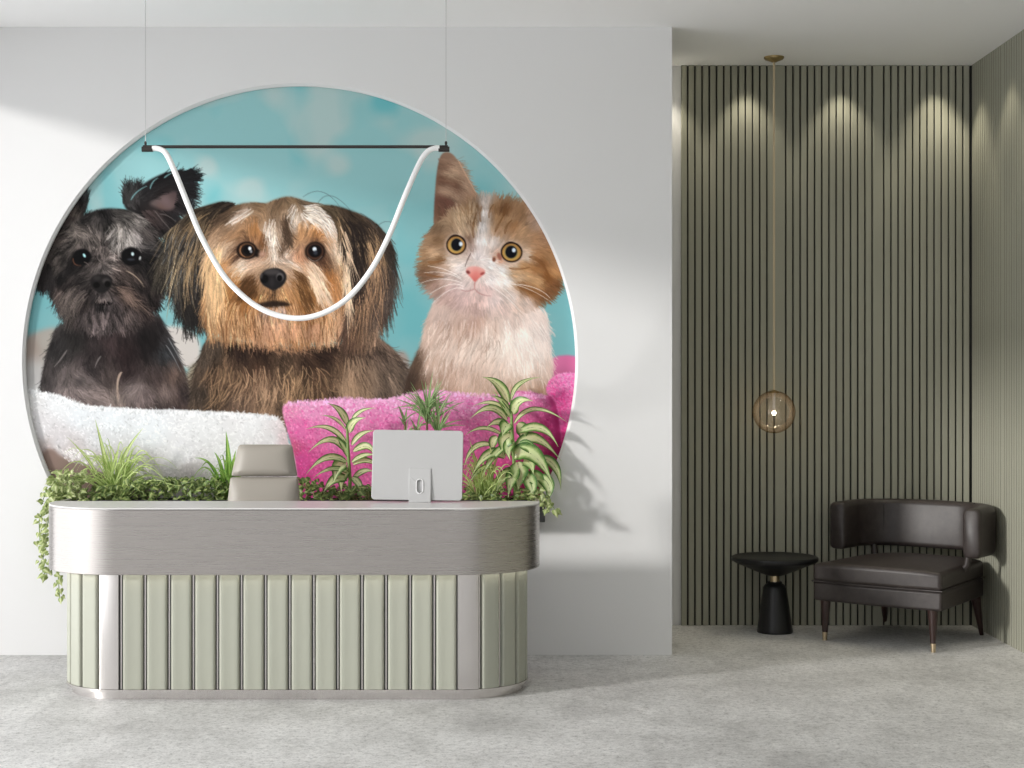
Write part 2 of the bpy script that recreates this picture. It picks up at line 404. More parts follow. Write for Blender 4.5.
    hf = [(90, 216, -.9, .5), (105, 212, .3, 1), (120, 214, 1, .2), (135, 222, 1, .6), (120, 235, -.1, 1), (132, 240, .5, 1), (145, 235, .8, .8), (150, 250, 1, .25), (104, 235, .1, 1), (93, 238, .5, 1), (80, 231, .9, .2), (70, 235, -.9, .35), (60, 245, -.9, .6), (48, 265, -.5, 1), (60, 265, -.6, .8),
          (101, 255, 0, -1), (94, 265, -.4, .5), (112, 265, .8, .3), (120, 275, .8, .6), (145, 275, .5, 1), (84, 278, -.9, .45), (72, 290, -.7, 1), (62, 303, -.15, 1), (80, 305, -.35, 1), (90, 300, -.5, 1), (102, 298, 0, 1), (118, 290, .9, .45), (130, 297, .8, .65), (142, 304, .6, .9), (100, 315, 0, 1), (125, 315, .35, 1), (150, 295, .2, 1)]
    fill(head, hc, 2)
    hc = [(a, b, c*.88, d*.88, e*.88) if b < 278 else (a, b, c*.74, d*.76, e*.77) for a, b, c, d, e in hc]
    fur(head, hc, hf, 5000, 13, 1.5, .16, .4, .2, .5, 2.6, 127)
    fur(head, hc, hf, 9000, 11, .6, .26, .42, .3, .65, 2.6, 27)
    fur([(36, 268), (50, 262), (55, 282), (42, 284)], [(45, 275, 30, 27, 27)], [(44, 275, -.15, 1)], 260, 13, .9, .2, .3, .3, .85, 3, 28)
    fur([(60, 290), (80, 284), (90, 296), (70, 316)], [(75, 300, 82, 74, 70)], [(84, 284, -.9, .4), (72, 300, -.55, 1), (66, 312, -.1, 1)], 170, 20, .55, .2, .3, .3, .7, 3, 29)
    fur([(114, 284), (128, 288), (142, 306), (120, 300)], [(125, 295, 98, 82, 74)], [(118, 288, .9, .45), (132, 300, .75, .7)], 110, 18, .55, .2, .3, .3, .7, 3, 30)
    fur([(108, 226), (130, 226), (136, 244), (114, 246)], [(120, 236, 172, 165, 160)], [(112, 236, -.45, 1), (118, 232, -.25, 1), (132, 240, .35, 1)], 90, 14, .6, .15, .3, .35, .55, 3, 31)
    hair([[(128, 272), (136, 277), (144, 287)], [(126, 271), (134, 275), (143, 284)]], (150, 132, 116), .7)
    hair([[(112, 268), (117, 270), (121, 271)]], (165, 150, 142), 1.4)
    # eyes and nose
    ell(82, 257, 9.5, 8, (8, 7, 8), 1.8); ell(83, 256, 6.5, 6.5, (5, 5, 6), 1)
    hair([[(73, 258), (75, 264), (81, 265.5)]], (92, 58, 42), .8); hair([[(84, 262), (87, 263.5), (89, 266)]], (95, 84, 80), .7)
    ell(84.3, 255.5, 1.2, 2.1, (165, 215, 220), .7, 1, -.5)
    ell(131, 256.5, 10, 9.5, (8, 7, 8), 1.8); hair([[(121, 261), (127, 266), (136, 265)]], (50, 44, 44), .7)
    ell(132.6, 254, 1.4, 1.9, (190, 212, 216), .7); ell(140, 258.2, 1, 2, (170, 172, 172), .6, 1, .3); ell(131, 259.5, 4, 1.2, (44, 46, 52), 1)
    fill([(91, 277), (97, 274), (108, 274), (113, 279), (112, 286), (107, 292), (100, 294), (94, 290), (90, 284)], (26, 24, 24), 1.6)
    ell(106, 281, 4, 3, (62, 58, 57), 2, .8); ell(97, 278, 4, 2.5, (48, 45, 44), 2, .7)
    ell(96.5, 285, 3.4, 3.0, (6, 5, 5), 1.2); ell(107.5, 284, 3, 3.2, (6, 5, 5), 1.2)
    fill([(93, 303), (101, 301), (113, 302), (112, 305), (100, 306)], (14, 11, 12), 1.2)
    fur([(96, 296), (110, 295), (113, 301), (97, 302)], [(104, 298, 92, 83, 80)], [(98, 298, -.4, 1), (108, 298, .5, 1)], 45, 5, .5, .25, .2, .3, .7, 3, 33)

    # ---------------- long-haired brown dog in the middle
    yb = [(207, 335), (198, 362), (193, 385), (190, 412), (230, 416), (290, 418), (330, 412), (370, 406), (404, 402), (407, 380), (400, 360), (388, 344), (374, 334), (340, 345), (280, 348)]
    ybc = [(205, 355, 68, 58, 50), (200, 385, 66, 56, 48), (215, 365, 78, 60, 47), (230, 355, 92, 72, 56), (222, 385, 84, 66, 52), (245, 375, 74, 56, 44), (240, 395, 92, 74, 62), (260, 360, 50, 36, 28), (262, 385, 118, 94, 76), (270, 400, 110, 88, 70), (285, 365, 84, 66, 52), (285, 395, 98, 78, 62), (300, 380, 92, 72, 55),
           (310, 355, 52, 38, 30), (322, 352, 34, 24, 20), (318, 380, 82, 62, 48), (335, 360, 84, 66, 52), (345, 375, 126, 102, 82), (355, 390, 128, 104, 84), (362, 365, 108, 88, 74), (375, 370, 84, 70, 60), (380, 355, 96, 80, 70), (390, 370, 84, 72, 64), (398, 385, 72, 62, 56), (385, 395, 86, 72, 62), (365, 345, 72, 58, 50), (238, 346, 36, 26, 22), (215, 345, 62, 52, 44)]
    ybf = [(205, 360, -.25, 1), (225, 360, -.2, 1), (245, 370, .25, 1), (235, 390, -.5, 1), (262, 380, 0, 1), (285, 380, .15, 1), (300, 385, -.35, 1), (320, 360, .9, .5), (318, 385, .2, 1), (345, 375, 0, 1), (375, 370, .35, 1), (390, 360, .7, .8), (200, 395, -.2, 1)]
    fill(yb, ybc, 3)
    fur(yb, ybc, ybf, 4000, 20, 1.8, .1, .3, .5, .55, 4, 141, order=lambda x, y: -y)
    fur(yb, ybc, ybf, 9000, 18, .75, .17, .34, .5, .55, 3, 41, order=lambda x, y: -y)
    fur([(205, 365), (330, 365), (325, 395), (210, 395)], [(220, 375, 150, 120, 92), (300, 380, 160, 128, 98), (262, 385, 172, 140, 112)], ybf, 190, 21, .9, .12, .2, .55, .55, 5, 42)
    fur([(345, 350), (400, 365), (402, 398), (340, 400)], [(355, 380, 140, 115, 94), (385, 380, 104, 88, 76)], ybf, 400, 22, .7, .12, .2, .3, .5, 5, 43)
    # left ear curtain
    le = [(236, 203), (222, 201), (205, 206), (190, 212), (176, 225), (165, 243), (161, 262), (174, 264), (181, 290), (188, 308), (200, 304), (206, 290), (211, 270), (218, 240), (232, 215)]
    lec = [(170, 240, 88, 78, 64), (165, 265, 62, 56, 48), (165, 290, 64, 56, 47), (178, 235, 60, 55, 48), (180, 265, 46, 43, 40), (178, 295, 40, 37, 34), (190, 240, 66, 62, 58), (190, 275, 62, 54, 44), (192, 310, 30, 28, 27), (203, 225, 86, 70, 54), (200, 255, 48, 44, 40), (200, 290, 38, 34, 32), (215, 212, 92, 76, 58), (226, 207, 44, 36, 30), (220, 225, 72, 56, 42), (212, 250, 84, 66, 52), (202, 315, 44, 38, 33)]
    lef = [(228, 205, -.95, .35), (205, 210, -.9, .5), (180, 225, -.65, 1), (165, 250, -.3, 1), (175, 265, -.25, 1), (195, 250, -.3, 1), (205, 230, -.45, 1), (200, 280, -.05, 1), (180, 300, -.05, 1), (200, 310, .1, 1), (218, 225, -.45, 1)]
    lec = [(a, b, c*.82, d*.83, e*.85) for a, b, c, d, e in lec]
    fill([(p[0], min(p[1], 300)) for p in le], lec, 2)
    fur(le, lec, lef, 2200, 34, 1.6, .1, .4, .1, .65, 2.4, 144, order=lambda x, y: -y)
    fur(le, lec, lef, 4200, 30, .75, .2, .38, .15, .75, 2.4, 44, order=lambda x, y: -y)
    fur([(172, 232), (205, 222), (205, 270), (172, 285)], [(180, 255, 96, 98, 100), (198, 262, 92, 92, 92)], lef, 110, 34, .6, .15, .2, .12, .5, 3, 46)
    fur([(172, 232), (208, 226), (206, 306), (176, 296)], [(190, 285, 34, 31, 30)], lef, 190, 34, .8, .2, .2, .12, .6, 3, 47)
    fur([(170, 225), (222, 208), (214, 262), (170, 285)], [(168, 262, 178, 160, 130), (195, 255, 140, 116, 86), (210, 225, 150, 124, 92)], lef, 110, 40, .6, .15, .2, .12, .6, 3, 45)
    fur([(240, 344), (262, 340), (330, 340), (335, 350), (250, 352)], [(245, 347, 34, 24, 20), (290, 350, 120, 92, 72), (320, 347, 40, 30, 24)], [(250, 347, .7, .5), (320, 347, .9, .4)], 260, 12, .8, .2, .3, .5, .5, 3, 59)
    # face
    face = [(224, 212), (238, 204), (252, 202), (265, 204), (276, 199), (288, 196), (300, 199), (316, 205), (330, 209), (340, 220), (346, 240), (350, 265), (351, 292), (348, 318), (338, 338), (318, 342), (290, 345), (262, 343), (240, 336), (222, 334), (208, 330), (205, 300), (208, 268), (213, 242), (218, 225)]
    fc = [(230, 212, 74, 60, 46), (240, 207, 84, 68, 50), (255, 207, 108, 88, 66), (280, 203, 112, 92, 70), (292, 200, 118, 98, 74), (310, 205, 104, 86, 66), (325, 210, 70, 56, 44), (243, 212, 205, 184, 166), (236, 222, 128, 104, 80), (250, 222, 168, 132, 98), (258, 215, 150, 122, 92), (240, 232, 150, 116, 84), (255, 234, 162, 116, 72), (264, 244, 112, 76, 46), (268, 225, 214, 194, 176), (273, 247, 222, 204, 190), (280, 225, 190, 168, 144), (286, 222, 96, 76, 58), (284, 238, 84, 66, 50),
          (295, 215, 218, 200, 184), (310, 212, 226, 208, 192), (322, 218, 214, 192, 172), (305, 225, 202, 172, 142), (300, 235, 180, 136, 94), (315, 236, 184, 132, 84), (328, 232, 206, 178, 152), (334, 244, 220, 196, 174), (338, 260, 190, 150, 112), (290, 250, 224, 206, 194), (300, 252, 172, 128, 98), (247, 250, 60, 40, 28), (315, 251, 60, 40, 28), (231, 245, 202, 176, 148), (222, 245, 214, 182, 148), (228, 258, 166, 120, 76), (247, 263, 222, 202, 182), (262, 258, 196, 164, 138), (235, 268, 176, 128, 82), (272, 262, 172, 144, 116), (282, 265, 208, 180, 154),
          (216, 262, 210, 172, 132), (212, 285, 190, 148, 104), (222, 280, 180, 132, 84), (240, 280, 150, 105, 60), (252, 280, 84, 56, 32), (250, 292, 132, 90, 50), (235, 300, 142, 98, 58), (225, 305, 178, 134, 92), (215, 315, 160, 118, 80), (258, 295, 158, 112, 66), (268, 296, 168, 124, 82), (280, 296, 172, 126, 82), (292, 275, 120, 84, 50), (298, 284, 176, 134, 88), (308, 288, 124, 86, 50), (300, 300, 140, 98, 58), (310, 270, 222, 192, 164), (318, 285, 204, 164, 126), (325, 300, 196, 148, 104), (328, 270, 176, 118, 68), (335, 285, 180, 128, 82), (345, 275, 216, 178, 140), (348, 300, 204, 164, 128), (345, 320, 168, 132, 104),
          (265, 310, 158, 130, 112), (280, 312, 182, 152, 132), (250, 315, 128, 90, 58), (240, 325, 178, 136, 98), (258, 330, 186, 142, 108), (275, 330, 184, 138, 100), (295, 325, 178, 130, 88), (308, 318, 118, 78, 46), (320, 325, 196, 150, 112), (332, 330, 190, 148, 116), (290, 342, 176, 130, 100), (260, 343, 160, 122, 94), (225, 330, 150, 116, 84), (335, 340, 130, 98, 78)]
    ff = [(230, 212, -.8, .6), (245, 212, -.9, .5), (255, 207, .9, .2), (278, 203, -.5, .8), (292, 200, .8, .5), (238, 225, -.7, .7), (250, 225, .1, -1), (255, 236, .05, -1), (262, 240, .3, -1), (268, 228, -.15, 1), (275, 235, .1, 1), (285, 230, .35, 1), (295, 215, -.35, 1), (310, 210, .8, .15), (322, 216, .9, .6), (303, 228, .1, -1), (315, 236, .25, -1), (328, 232, .8, .7), (335, 245, .5, 1), (272, 252, 0, 1), (290, 252, -.5, .5), (232, 243, -.9, .4), (222, 250, -.5, 1), (228, 260, -.7, .8), (247, 262, -.9, .25), (238, 270, -.8, .6), (262, 262, -.7, .3),
          (285, 264, .8, .2), (298, 268, .8, .6), (212, 280, -.1, 1), (225, 285, -.45, 1), (240, 290, -.6, .9), (252, 290, -.5, .9), (262, 298, -.4, 1), (272, 300, 0, 1), (285, 300, .5, 1), (298, 288, .8, .8), (306, 298, .5, 1), (315, 275, .55, 1), (322, 300, .3, 1), (335, 280, .3, 1), (346, 280, .08, 1), (345, 320, -.1, 1), (225, 325, .05, 1), (250, 325, .1, 1), (272, 325, .1, 1), (300, 325, .2, 1), (325, 330, 0, 1)]
    fc = [(a, b, c*.97-2, d*.97-4, e*.98-3) if c < 215 else (a, b, c, d, e) for a, b, c, d, e in fc]
    face = [(a, b if b < 318 else 318+(b-318)*.55) for a, b in face]
    fill(face, fc, 2)
    fur(face, fc, ff, 7000, 20, 1.7, .07, .16, .12, .5, 3, 148, order=lambda x, y: -y)
    fur(face, fc, ff, 11000, 19, .6, .12, .20, .14, .5, 2.4, 48, order=lambda x, y: -y)
    fur([(206, 255), (222, 240), (224, 290), (206, 318)], [(214, 270, 210, 172, 130)], [(214, 250, -.25, 1), (212, 300, .05, 1)], 240, 34, .8, .12, .2, .12, .6, 3, 49)
    fur([(212, 300), (340, 300), (338, 330), (215, 330)], [(225, 320, 206, 164, 122), (270, 325, 210, 164, 126), (325, 320, 212, 170, 132)], ff, 320, 24, .6, .1, .2, .2, .45, 3, 50)
    fur([(215, 300), (345, 300), (340, 334), (215, 334)], [(240, 320, 92, 62, 40), (308, 320, 84, 54, 32)], ff, 160, 18, .6, .1, .2, .2, .5, 3, 51)
    fur([(303, 255), (320, 268), (330, 300), (318, 300), (306, 275)], [(315, 280, 228, 198, 172)], [(306, 262, .75, .8), (318, 285, .5, 1)], 130, 22, .75, .1, .1, .15, .6, 3, 52)
    fur([(290, 203), (318, 206), (335, 225), (328, 230), (300, 218)], [(310, 214, 236, 222, 210)], [(296, 212, -.5, .9), (308, 208, .85, -.1), (322, 214, .9, .55), (332, 226, .6, .9)], 150, 17, .6, .14, .2, .25, .5, 3, 53)
    fur([(236, 216), (252, 206), (254, 212), (240, 222)], [(245, 213, 232, 216, 204)], [(245, 213, -.85, .55)], 28, 14, .7, .12, .2, .2, .45, 3, 54)
    fur([(265, 218), (276, 218), (278, 252), (266, 250)], [(270, 235, 230, 214, 200)], [(270, 225, -.2, 1), (273, 245, .1, 1)], 70, 14, .6, .14, .2, .3, .5, 3, 55)
    fur([(280, 212), (288, 212), (290, 240), (283, 240)], [(286, 228, 70, 54, 42)], [(284, 220, 0, 1), (286, 236, .4, 1)], 60, 15, .7, .1, .1, .3, .7, 3, 56)
    fur([(244, 276), (256, 274), (258, 294), (242, 296)], [(250, 285, 70, 46, 26)], [(252, 280, -.6, .7), (246, 292, -.6, .9)], 170, 11, .7, .1, .1, .2, .5, 3, 57)
    fur([(290, 268), (300, 272), (312, 296), (304, 312), (298, 290)], [(303, 290, 84, 56, 32)], [(294, 272, .9, .6), (306, 295, .4, 1)], 130, 14, .6, .1, .1, .2, .5, 3, 58)
    fur([(262, 322), (320, 322), (318, 334), (264, 334)], [(280, 338, 176, 132, 104)], [(290, 336, .05, 1)], 240, 12, .6, .12, .2, .2, .5, 3, 60)
    # right ear curtain
    re = [(318, 205), (332, 205), (345, 208), (365, 216), (380, 226), (389, 240), (393, 260), (392, 285), (384, 305), (374, 320), (362, 322), (350, 328), (346, 322), (350, 300), (350, 265), (345, 240), (335, 220)]
    rec = [(325, 208, 84, 70, 54), (340, 215, 52, 42, 34), (345, 230, 48, 40, 34), (355, 220, 70, 57, 46), (365, 225, 58, 47, 40), (378, 232, 52, 44, 38), (388, 250, 58, 50, 46), (390, 275, 66, 57, 52), (355, 245, 56, 47, 42), (358, 265, 52, 44, 40), (368, 250, 74, 60, 50), (375, 270, 82, 66, 56), (380, 295, 74, 62, 56), (365, 280, 96, 76, 60), (355, 295, 58, 46, 40), (360, 310, 120, 92, 72), (350, 315, 72, 54, 45), (372, 312, 112, 90, 74)]
    ref = [(325, 207, .9, .3), (340, 215, .6, 1), (360, 218, .8, .6), (380, 232, .55, 1), (390, 255, .15, 1), (350, 240, .15, 1), (365, 245, .3, 1), (375, 260, .2, 1), (355, 290, -.05, 1), (370, 300, -.12, 1), (385, 295, -.1, 1), (350, 320, -.15, 1)]
    fill(re, rec, 2)
    fur(re, rec, ref, 2200, 34, 1.6, .1, .34, .1, .65, 2.4, 161, order=lambda x, y: -y)
    fur(re, rec, ref, 4200, 32, .75, .18, .32, .15, .75, 2.4, 61, order=lambda x, y: -y)
    fur([(330, 210), (385, 235), (385, 300), (350, 310), (348, 250)], [(355, 235, 150, 122, 92), (370, 270, 158, 124, 96), (362, 300, 170, 132, 102)], ref, 190, 38, .6, .12, .2, .12, .65, 3, 62)
    fur([(340, 215), (365, 222), (362, 290), (350, 290)], [(352, 250, 34, 28, 26)], ref, 260, 30, .8, .12, .2, .12, .6, 3, 63)
    fur([(340, 225), (345, 225), (352, 290), (346, 300)], [(345, 250, 224, 194, 164)], [(343, 240, .35, 1), (349, 280, .08, 1)], 60, 36, .9, .1, .1, .08, .6, 3, 64)
    hair([[(303, 197), (322, 192), (340, 207)], [(318, 203), (332, 196), (352, 212)], [(376, 228), (384, 222), (393, 223)], [(360, 213), (368, 218), (374, 226)], [(391, 243), (397, 252), (397, 265)], [(393, 270), (396, 283), (393, 300)], [(191, 208), (197, 198), (205, 194)]], (80, 95, 98), .5, .8)
    # eyes, nose, mouth
    ell(247, 250.5, 10.5, 8.8, (24, 17, 14), 1.4, 1, .15); ell(247, 250.5, 8, 7.3, (112, 76, 50), .9); ell(247.5, 250.5, 6.8, 6.4, (26, 19, 16), 1); ell(248, 250, 4.6, 4.6, (8, 7, 8), .9)
    hair([[(241.5, 246), (240.5, 252), (245, 257)]], (158, 112, 80), .7)
    ell(249.8, 248.5, 1.6, 1.9, (225, 230, 235), .7); ell(251, 251.5, 1.3, 1.6, (130, 130, 134), .7)
    ell(257, 253, 3, 4, (20, 15, 13), 1.6); ell(262, 254, 4, 2.5, (182, 140, 122), 2, .6)
    ell(315, 251.5, 10.3, 9.8, (24, 17, 15), 1.6); ell(315, 251.5, 8.6, 8.2, (66, 42, 30), .9); ell(315, 251, 6.8, 6.6, (14, 11, 12), 1); hair([[(308, 257), (315, 261), (322, 256)]], (120, 106, 98), .6)
    ell(314.6, 249.2, 2.0, 2.2, (215, 222, 230), .8); ell(315.5, 252.6, 2.2, 2.4, (48, 52, 62), 1, .8)
    fill([(259, 277), (263, 271), (271, 268), (280, 268), (286, 273), (287, 279), (283, 286), (277, 289), (274, 292), (270, 289), (262, 285)], (30, 28, 29), 1.2)
    ell(272, 272, 8, 3, (74, 70, 70), 2.6, .7); ell(280, 277, 3.8, 4.4, (82, 78, 78), 1.2); ell(279.6, 278.2, 2.7, 3.2, (8, 7, 8), .8); ell(264.5, 279, 4, 4.2, (9, 8, 9), 1.4); ell(272, 282, 2.5, 5, (44, 41, 42), 2, .7); ell(261.5, 276, 1.2, 3, (80, 76, 76), 1, .6)
    fur([(262, 288), (284, 288), (288, 300), (260, 300)], [(272, 293, 66, 48, 34), (263, 294, 196, 156, 112), (283, 294, 194, 152, 108)], [(263, 292, -.5, 1), (273, 293, 0, 1), (283, 292, .6, 1)], 110, 7, .5, .2, .3, .2, .8, 2, 65)
    fill([(254, 305), (264, 302), (274, 300), (286, 302), (293, 305), (285, 306.5), (272, 308), (262, 307)], (30, 22, 18), 2.0, .9)
    fur([(262, 306), (285, 306), (286, 314), (262, 314)], [(273, 309, 176, 152, 140)], [(266, 308, -.2, 1), (282, 308, .3, 1)], 130, 6, .5, .2, .2, .2, .6, 2, 66)

    # ---------------- kitten
    cb = [(438, 292), (427, 318), (421, 345), (413, 360), (407, 380), (404, 400), (430, 402), (480, 404), (530, 402), (550, 392), (552, 362), (549, 335), (545, 308), (520, 298), (480, 305)]
    cbc = [(412, 375, 66, 52, 44), (408, 392, 58, 44, 38), (418, 358, 84, 66, 54), (422, 385, 98, 74, 60), (430, 330, 198, 172, 158), (432, 360, 196, 168, 152), (435, 385, 172, 138, 122), (445, 312, 196, 172, 162), (450, 340, 206, 184, 172), (460, 325, 190, 162, 148), (475, 320, 184, 152, 138), (470, 345, 214, 194, 182), (465, 375, 200, 172, 158), (460, 393, 178, 144, 126), (490, 330, 216, 194, 182), (505, 340, 236, 222, 212), (520, 335, 236, 222, 214), (535, 345, 230, 214, 206), (525, 360, 226, 208, 198), (500, 370, 212, 190, 178), (510, 318, 212, 190, 180), (535, 315, 220, 202, 194), (545, 330, 214, 198, 192), (545, 370, 206, 182, 170), (485, 385, 190, 160, 144), (505, 390, 180, 146, 126), (530, 385, 192, 160, 142), (545, 388, 170, 130, 106), (470, 308, 186, 160, 150)]
    cbf = [(430, 320, -.4, 1), (445, 320, -.35, 1), (440, 350, -.35, 1), (415, 370, -.2, 1), (465, 330, -.2, 1), (470, 350, -.45, 1), (490, 330, .1, 1), (490, 360, -.4, 1), (520, 335, .4, 1), (540, 330, .6, 1), (545, 350, .3, 1), (520, 370, .15, 1), (450, 385, -.3, 1), (500, 390, -.1, 1)]
    fill(cb, cbc, 3)
    fur(cb, cbc, cbf, 9000, 13, .8, .05, .05, .3, .45, 4, 71, order=lambda x, y: -y)
    fur([(430, 320), (545, 318), (545, 385), (425, 390)], [(450, 350, 236, 220, 210), (520, 345, 248, 238, 232), (480, 380, 218, 194, 180)], cbf, 330, 15, .6, .04, .05, .3, .4, 4, 72)
    fur([(440, 320), (500, 320), (500, 380), (435, 385)], [(470, 350, 150, 118, 102)], cbf, 120, 12, .6, .06, .1, .3, .35, 4, 73)
    ear = [(441, 153), (449, 151.5), (456, 157), (466, 175), (477, 195), (486, 205), (470, 220), (452, 232), (436, 236), (433, 225), (435, 190), (437, 168)]
    earc = [(445, 156, 146, 116, 98), (440, 165, 122, 94, 78), (453, 165, 168, 138, 116), (447, 173, 176, 148, 124), (440, 180, 118, 86, 70), (452, 184, 116, 84, 68), (462, 182, 172, 142, 120), (444, 190, 172, 142, 120), (455, 195, 168, 138, 116), (438, 200, 110, 76, 64), (446, 202, 104, 70, 60), (462, 202, 150, 118, 96), (472, 196, 160, 126, 102), (440, 212, 112, 80, 64), (450, 215, 178, 152, 126), (444, 224, 140, 112, 88), (460, 215, 150, 120, 96)]
    fill(ear, earc, 1.2)
    fur([(438, 158), (455, 160), (474, 196), (466, 214), (437, 222)], earc, [(445, 160, .9, .3), (450, 175, .9, .25), (440, 190, .8, .15), (460, 195, .7, .6), (445, 215, .5, .9)], 2200, 12, .7, .08, .1, .3, .5, 3, 74)
    hair([[(458, 160), (467, 177), (477, 195)]], (206, 168, 142), 1.6, .7)
    ch = [(435, 224), (428, 236), (423, 255), (421, 272), (426, 285), (438, 298), (458, 307), (490, 312), (520, 309), (545, 301), (556, 289), (561, 270), (557, 248), (550, 232), (541, 217), (532, 204), (520, 203), (505, 200), (490, 199), (482, 198), (468, 206), (450, 216)]
    chc = [(440, 228, 124, 98, 76), (450, 222, 172, 142, 114), (460, 222, 168, 138, 108), (465, 232, 176, 148, 122), (470, 215, 146, 114, 84), (474, 225, 112, 82, 58), (478, 210, 120, 90, 64), (484, 206, 216, 204, 198), (485, 216, 226, 218, 216), (482, 230, 226, 219, 217), (480, 245, 228, 221, 219), (478, 257, 226, 214, 212), (472, 250, 178, 154, 144), (468, 242, 130, 102, 84), (493, 212, 130, 96, 66), (498, 222, 166, 128, 92), (503, 214, 112, 76, 48), (508, 222, 172, 136, 104), (497, 234, 184, 146, 114), (492, 245, 222, 208, 202), (512, 228, 150, 110, 76), (520, 215, 150, 114, 84), (530, 215, 172, 140, 118), (535, 225, 182, 152, 132), (520, 232, 182, 144, 110), (535, 240, 176, 134, 100), (545, 235, 160, 122, 98),
           (432, 240, 146, 116, 90), (440, 240, 128, 98, 72), (428, 255, 142, 110, 82), (436, 254, 186, 154, 124), (430, 265, 122, 92, 66), (442, 260, 124, 92, 64), (425, 275, 112, 82, 62), (436, 274, 128, 98, 80), (446, 268, 172, 144, 126), (455, 262, 206, 190, 180), (462, 268, 214, 204, 200), (452, 277, 196, 174, 166), (440, 286, 156, 128, 116), (455, 288, 190, 162, 158), (448, 298, 180, 152, 144), (465, 295, 194, 166, 162), (465, 283, 206, 188, 184),
           (490, 262, 232, 226, 225), (500, 268, 236, 231, 229), (490, 278, 228, 218, 216), (505, 280, 230, 222, 218), (485, 288, 206, 178, 174), (478, 298, 202, 174, 168), (495, 298, 214, 194, 190), (510, 295, 216, 198, 190), (525, 300, 206, 184, 174), (475, 306, 186, 158, 150), (500, 307, 206, 182, 174),
           (497, 258, 190, 136, 108), (511, 264, 204, 178, 156), (524, 256, 210, 188, 170), (522, 266, 172, 128, 86), (512, 272, 184, 148, 112), (525, 275, 190, 152, 114), (532, 268, 150, 104, 66), (540, 262, 132, 88, 52), (535, 255, 168, 122, 84), (548, 255, 170, 126, 88), (552, 270, 172, 126, 84), (545, 275, 122, 78, 42), (535, 280, 186, 146, 106), (520, 284, 132, 88, 52), (530, 290, 126, 84, 48), (542, 294, 118, 78, 48), (553, 284, 112, 74, 46), (556, 262, 164, 122, 88), (518, 278, 190, 160, 132)]
    chf = [(440, 228, -.7, .6), (455, 222, -.4, -.9), (465, 230, -.3, -1), (475, 220, 0, -1), (484, 215, 0, -1), (481, 240, 0, -1), (493, 215, .2, -1), (505, 220, .35, -1), (520, 220, .6, -.8), (535, 225, .8, -.5), (545, 240, .9, .1), (430, 250, -.9, .2), (430, 270, -1, .25), (445, 265, -1, .1), (455, 275, -1, .3), (445, 290, -.8, .6), (465, 290, -.6, .8), (478, 300, 0, 1), (495, 270, .8, .4), (495, 290, .5, .9), (515, 285, .9, .4), (530, 275, 1, .3), (545, 285, .9, .6), (550, 265, .7, .8), (520, 262, .9, .2), (525, 300, .6, .9)]
    fill(ch, chc, 2)
    fur(ch, chc, chf, 4000, 9, 1.5, .04, .06, .15, .5, 3, 175)
    fur(ch, chc, chf, 9000, 8, .65, .07, .08, .2, .5, 3, 75)
    fur([(452, 214), (476, 205), (478, 236), (460, 240)], [(465, 225, 196, 170, 142)], chf, 130, 10, .6, .1, .1, .2, .5, 3, 76)
    # forehead stripes
    for p, wd in (([(474, 238), (473, 226), (477, 212)], 2.6), ([(495, 232), (500, 222), (506, 212)], 2.6), ([(505, 234), (507, 226), (512, 220)], 3), ([(481, 222), (480, 214), (482, 206)], 1.8), ([(503, 216), (505, 208), (507, 203)], 3.2), ([(489, 218), (490, 210), (494, 204)], 2)):
        hair([p], (118, 82, 52), wd, .45)
    for p, wd in (([(516, 284), (530, 291), (548, 296)], 5), ([(529, 257), (542, 264), (552, 284)], 4), ([(509, 268), (520, 269), (530, 267)], 2.6), ([(425, 273), (433, 276), (444, 277)], 3), ([(428, 262), (436, 262), (446, 259)], 3)):
        hair([p], (122, 80, 46), wd, .45)
    # eyes
    def cateye(cx, cy, rx, ry, px, hx, hy, rot):
        ell(cx, cy, rx+2.6, ry+2.2, (206, 180, 160), 2.4, .5, rot)
        ell(cx, cy, rx+.6, ry+.6, (38, 24, 20), .9, 1, rot); ell(cx, cy, rx-1.0, ry-1.0, (178, 132, 74), .7, 1, rot); ell(cx-.6, cy+1.2, rx-2.4, ry-2.6, (192, 156, 86), 1.2, .8, rot)
        ell(px, cy-.3, rx*.60, ry*.68, (66, 80, 70), 1.0, .8); ell(px, cy-.3, rx*.55, ry*.64, (14, 16, 22), .7)
        ell(hx, hy, 1.9, 2.2, (214, 226, 242), .8)
        hair([[(cx-rx, cy-1.5), (cx-1, cy-ry-.6), (cx+rx, cy-1.5)]], (36, 22, 18), 1.5, .9)
    cateye(456.3, 245, 9.6, 9.4, 456.6, 460.8, 244, .1)
    cateye(511.6, 252.3, 10.4, 9.6, 511.2, 513.8, 250.2, .1)
    ell(494, 259.5, 1.8, 2.4, (120, 70, 52), 1); ell(499.5, 256.5, 2, 4, (150, 90, 76), 1.4, .8, -.3)
    hair([[(471, 253), (467, 261), (465, 267)]], (92, 74, 70), 1.2, .7)
    # nose and mouth
    fill([(465.5, 268.5), (471, 266), (480, 266.5), (486.5, 271), (482, 276), (478, 279), (475, 283), (471.5, 278), (467, 274)], [(470, 267, 222, 166, 158), (480, 267, 222, 168, 160), (475, 273, 212, 122, 114), (474, 281, 192, 96, 92)], 1.1)
    ell(468, 272.2, 2.2, 1.6, (104, 42, 40), 1, .9, .5); ell(482.5, 273.6, 2.4, 1.3, (150, 56, 54), 1, .9, -.4)
    hair([[(475, 282), (474.5, 286), (475, 289)]], (182, 120, 116), 1.4, .6); hair([[(475, 289), (481, 294), (491, 296)], [(475, 288.5), (468, 291), (461, 290)]], (170, 122, 120), 1.6, .4)
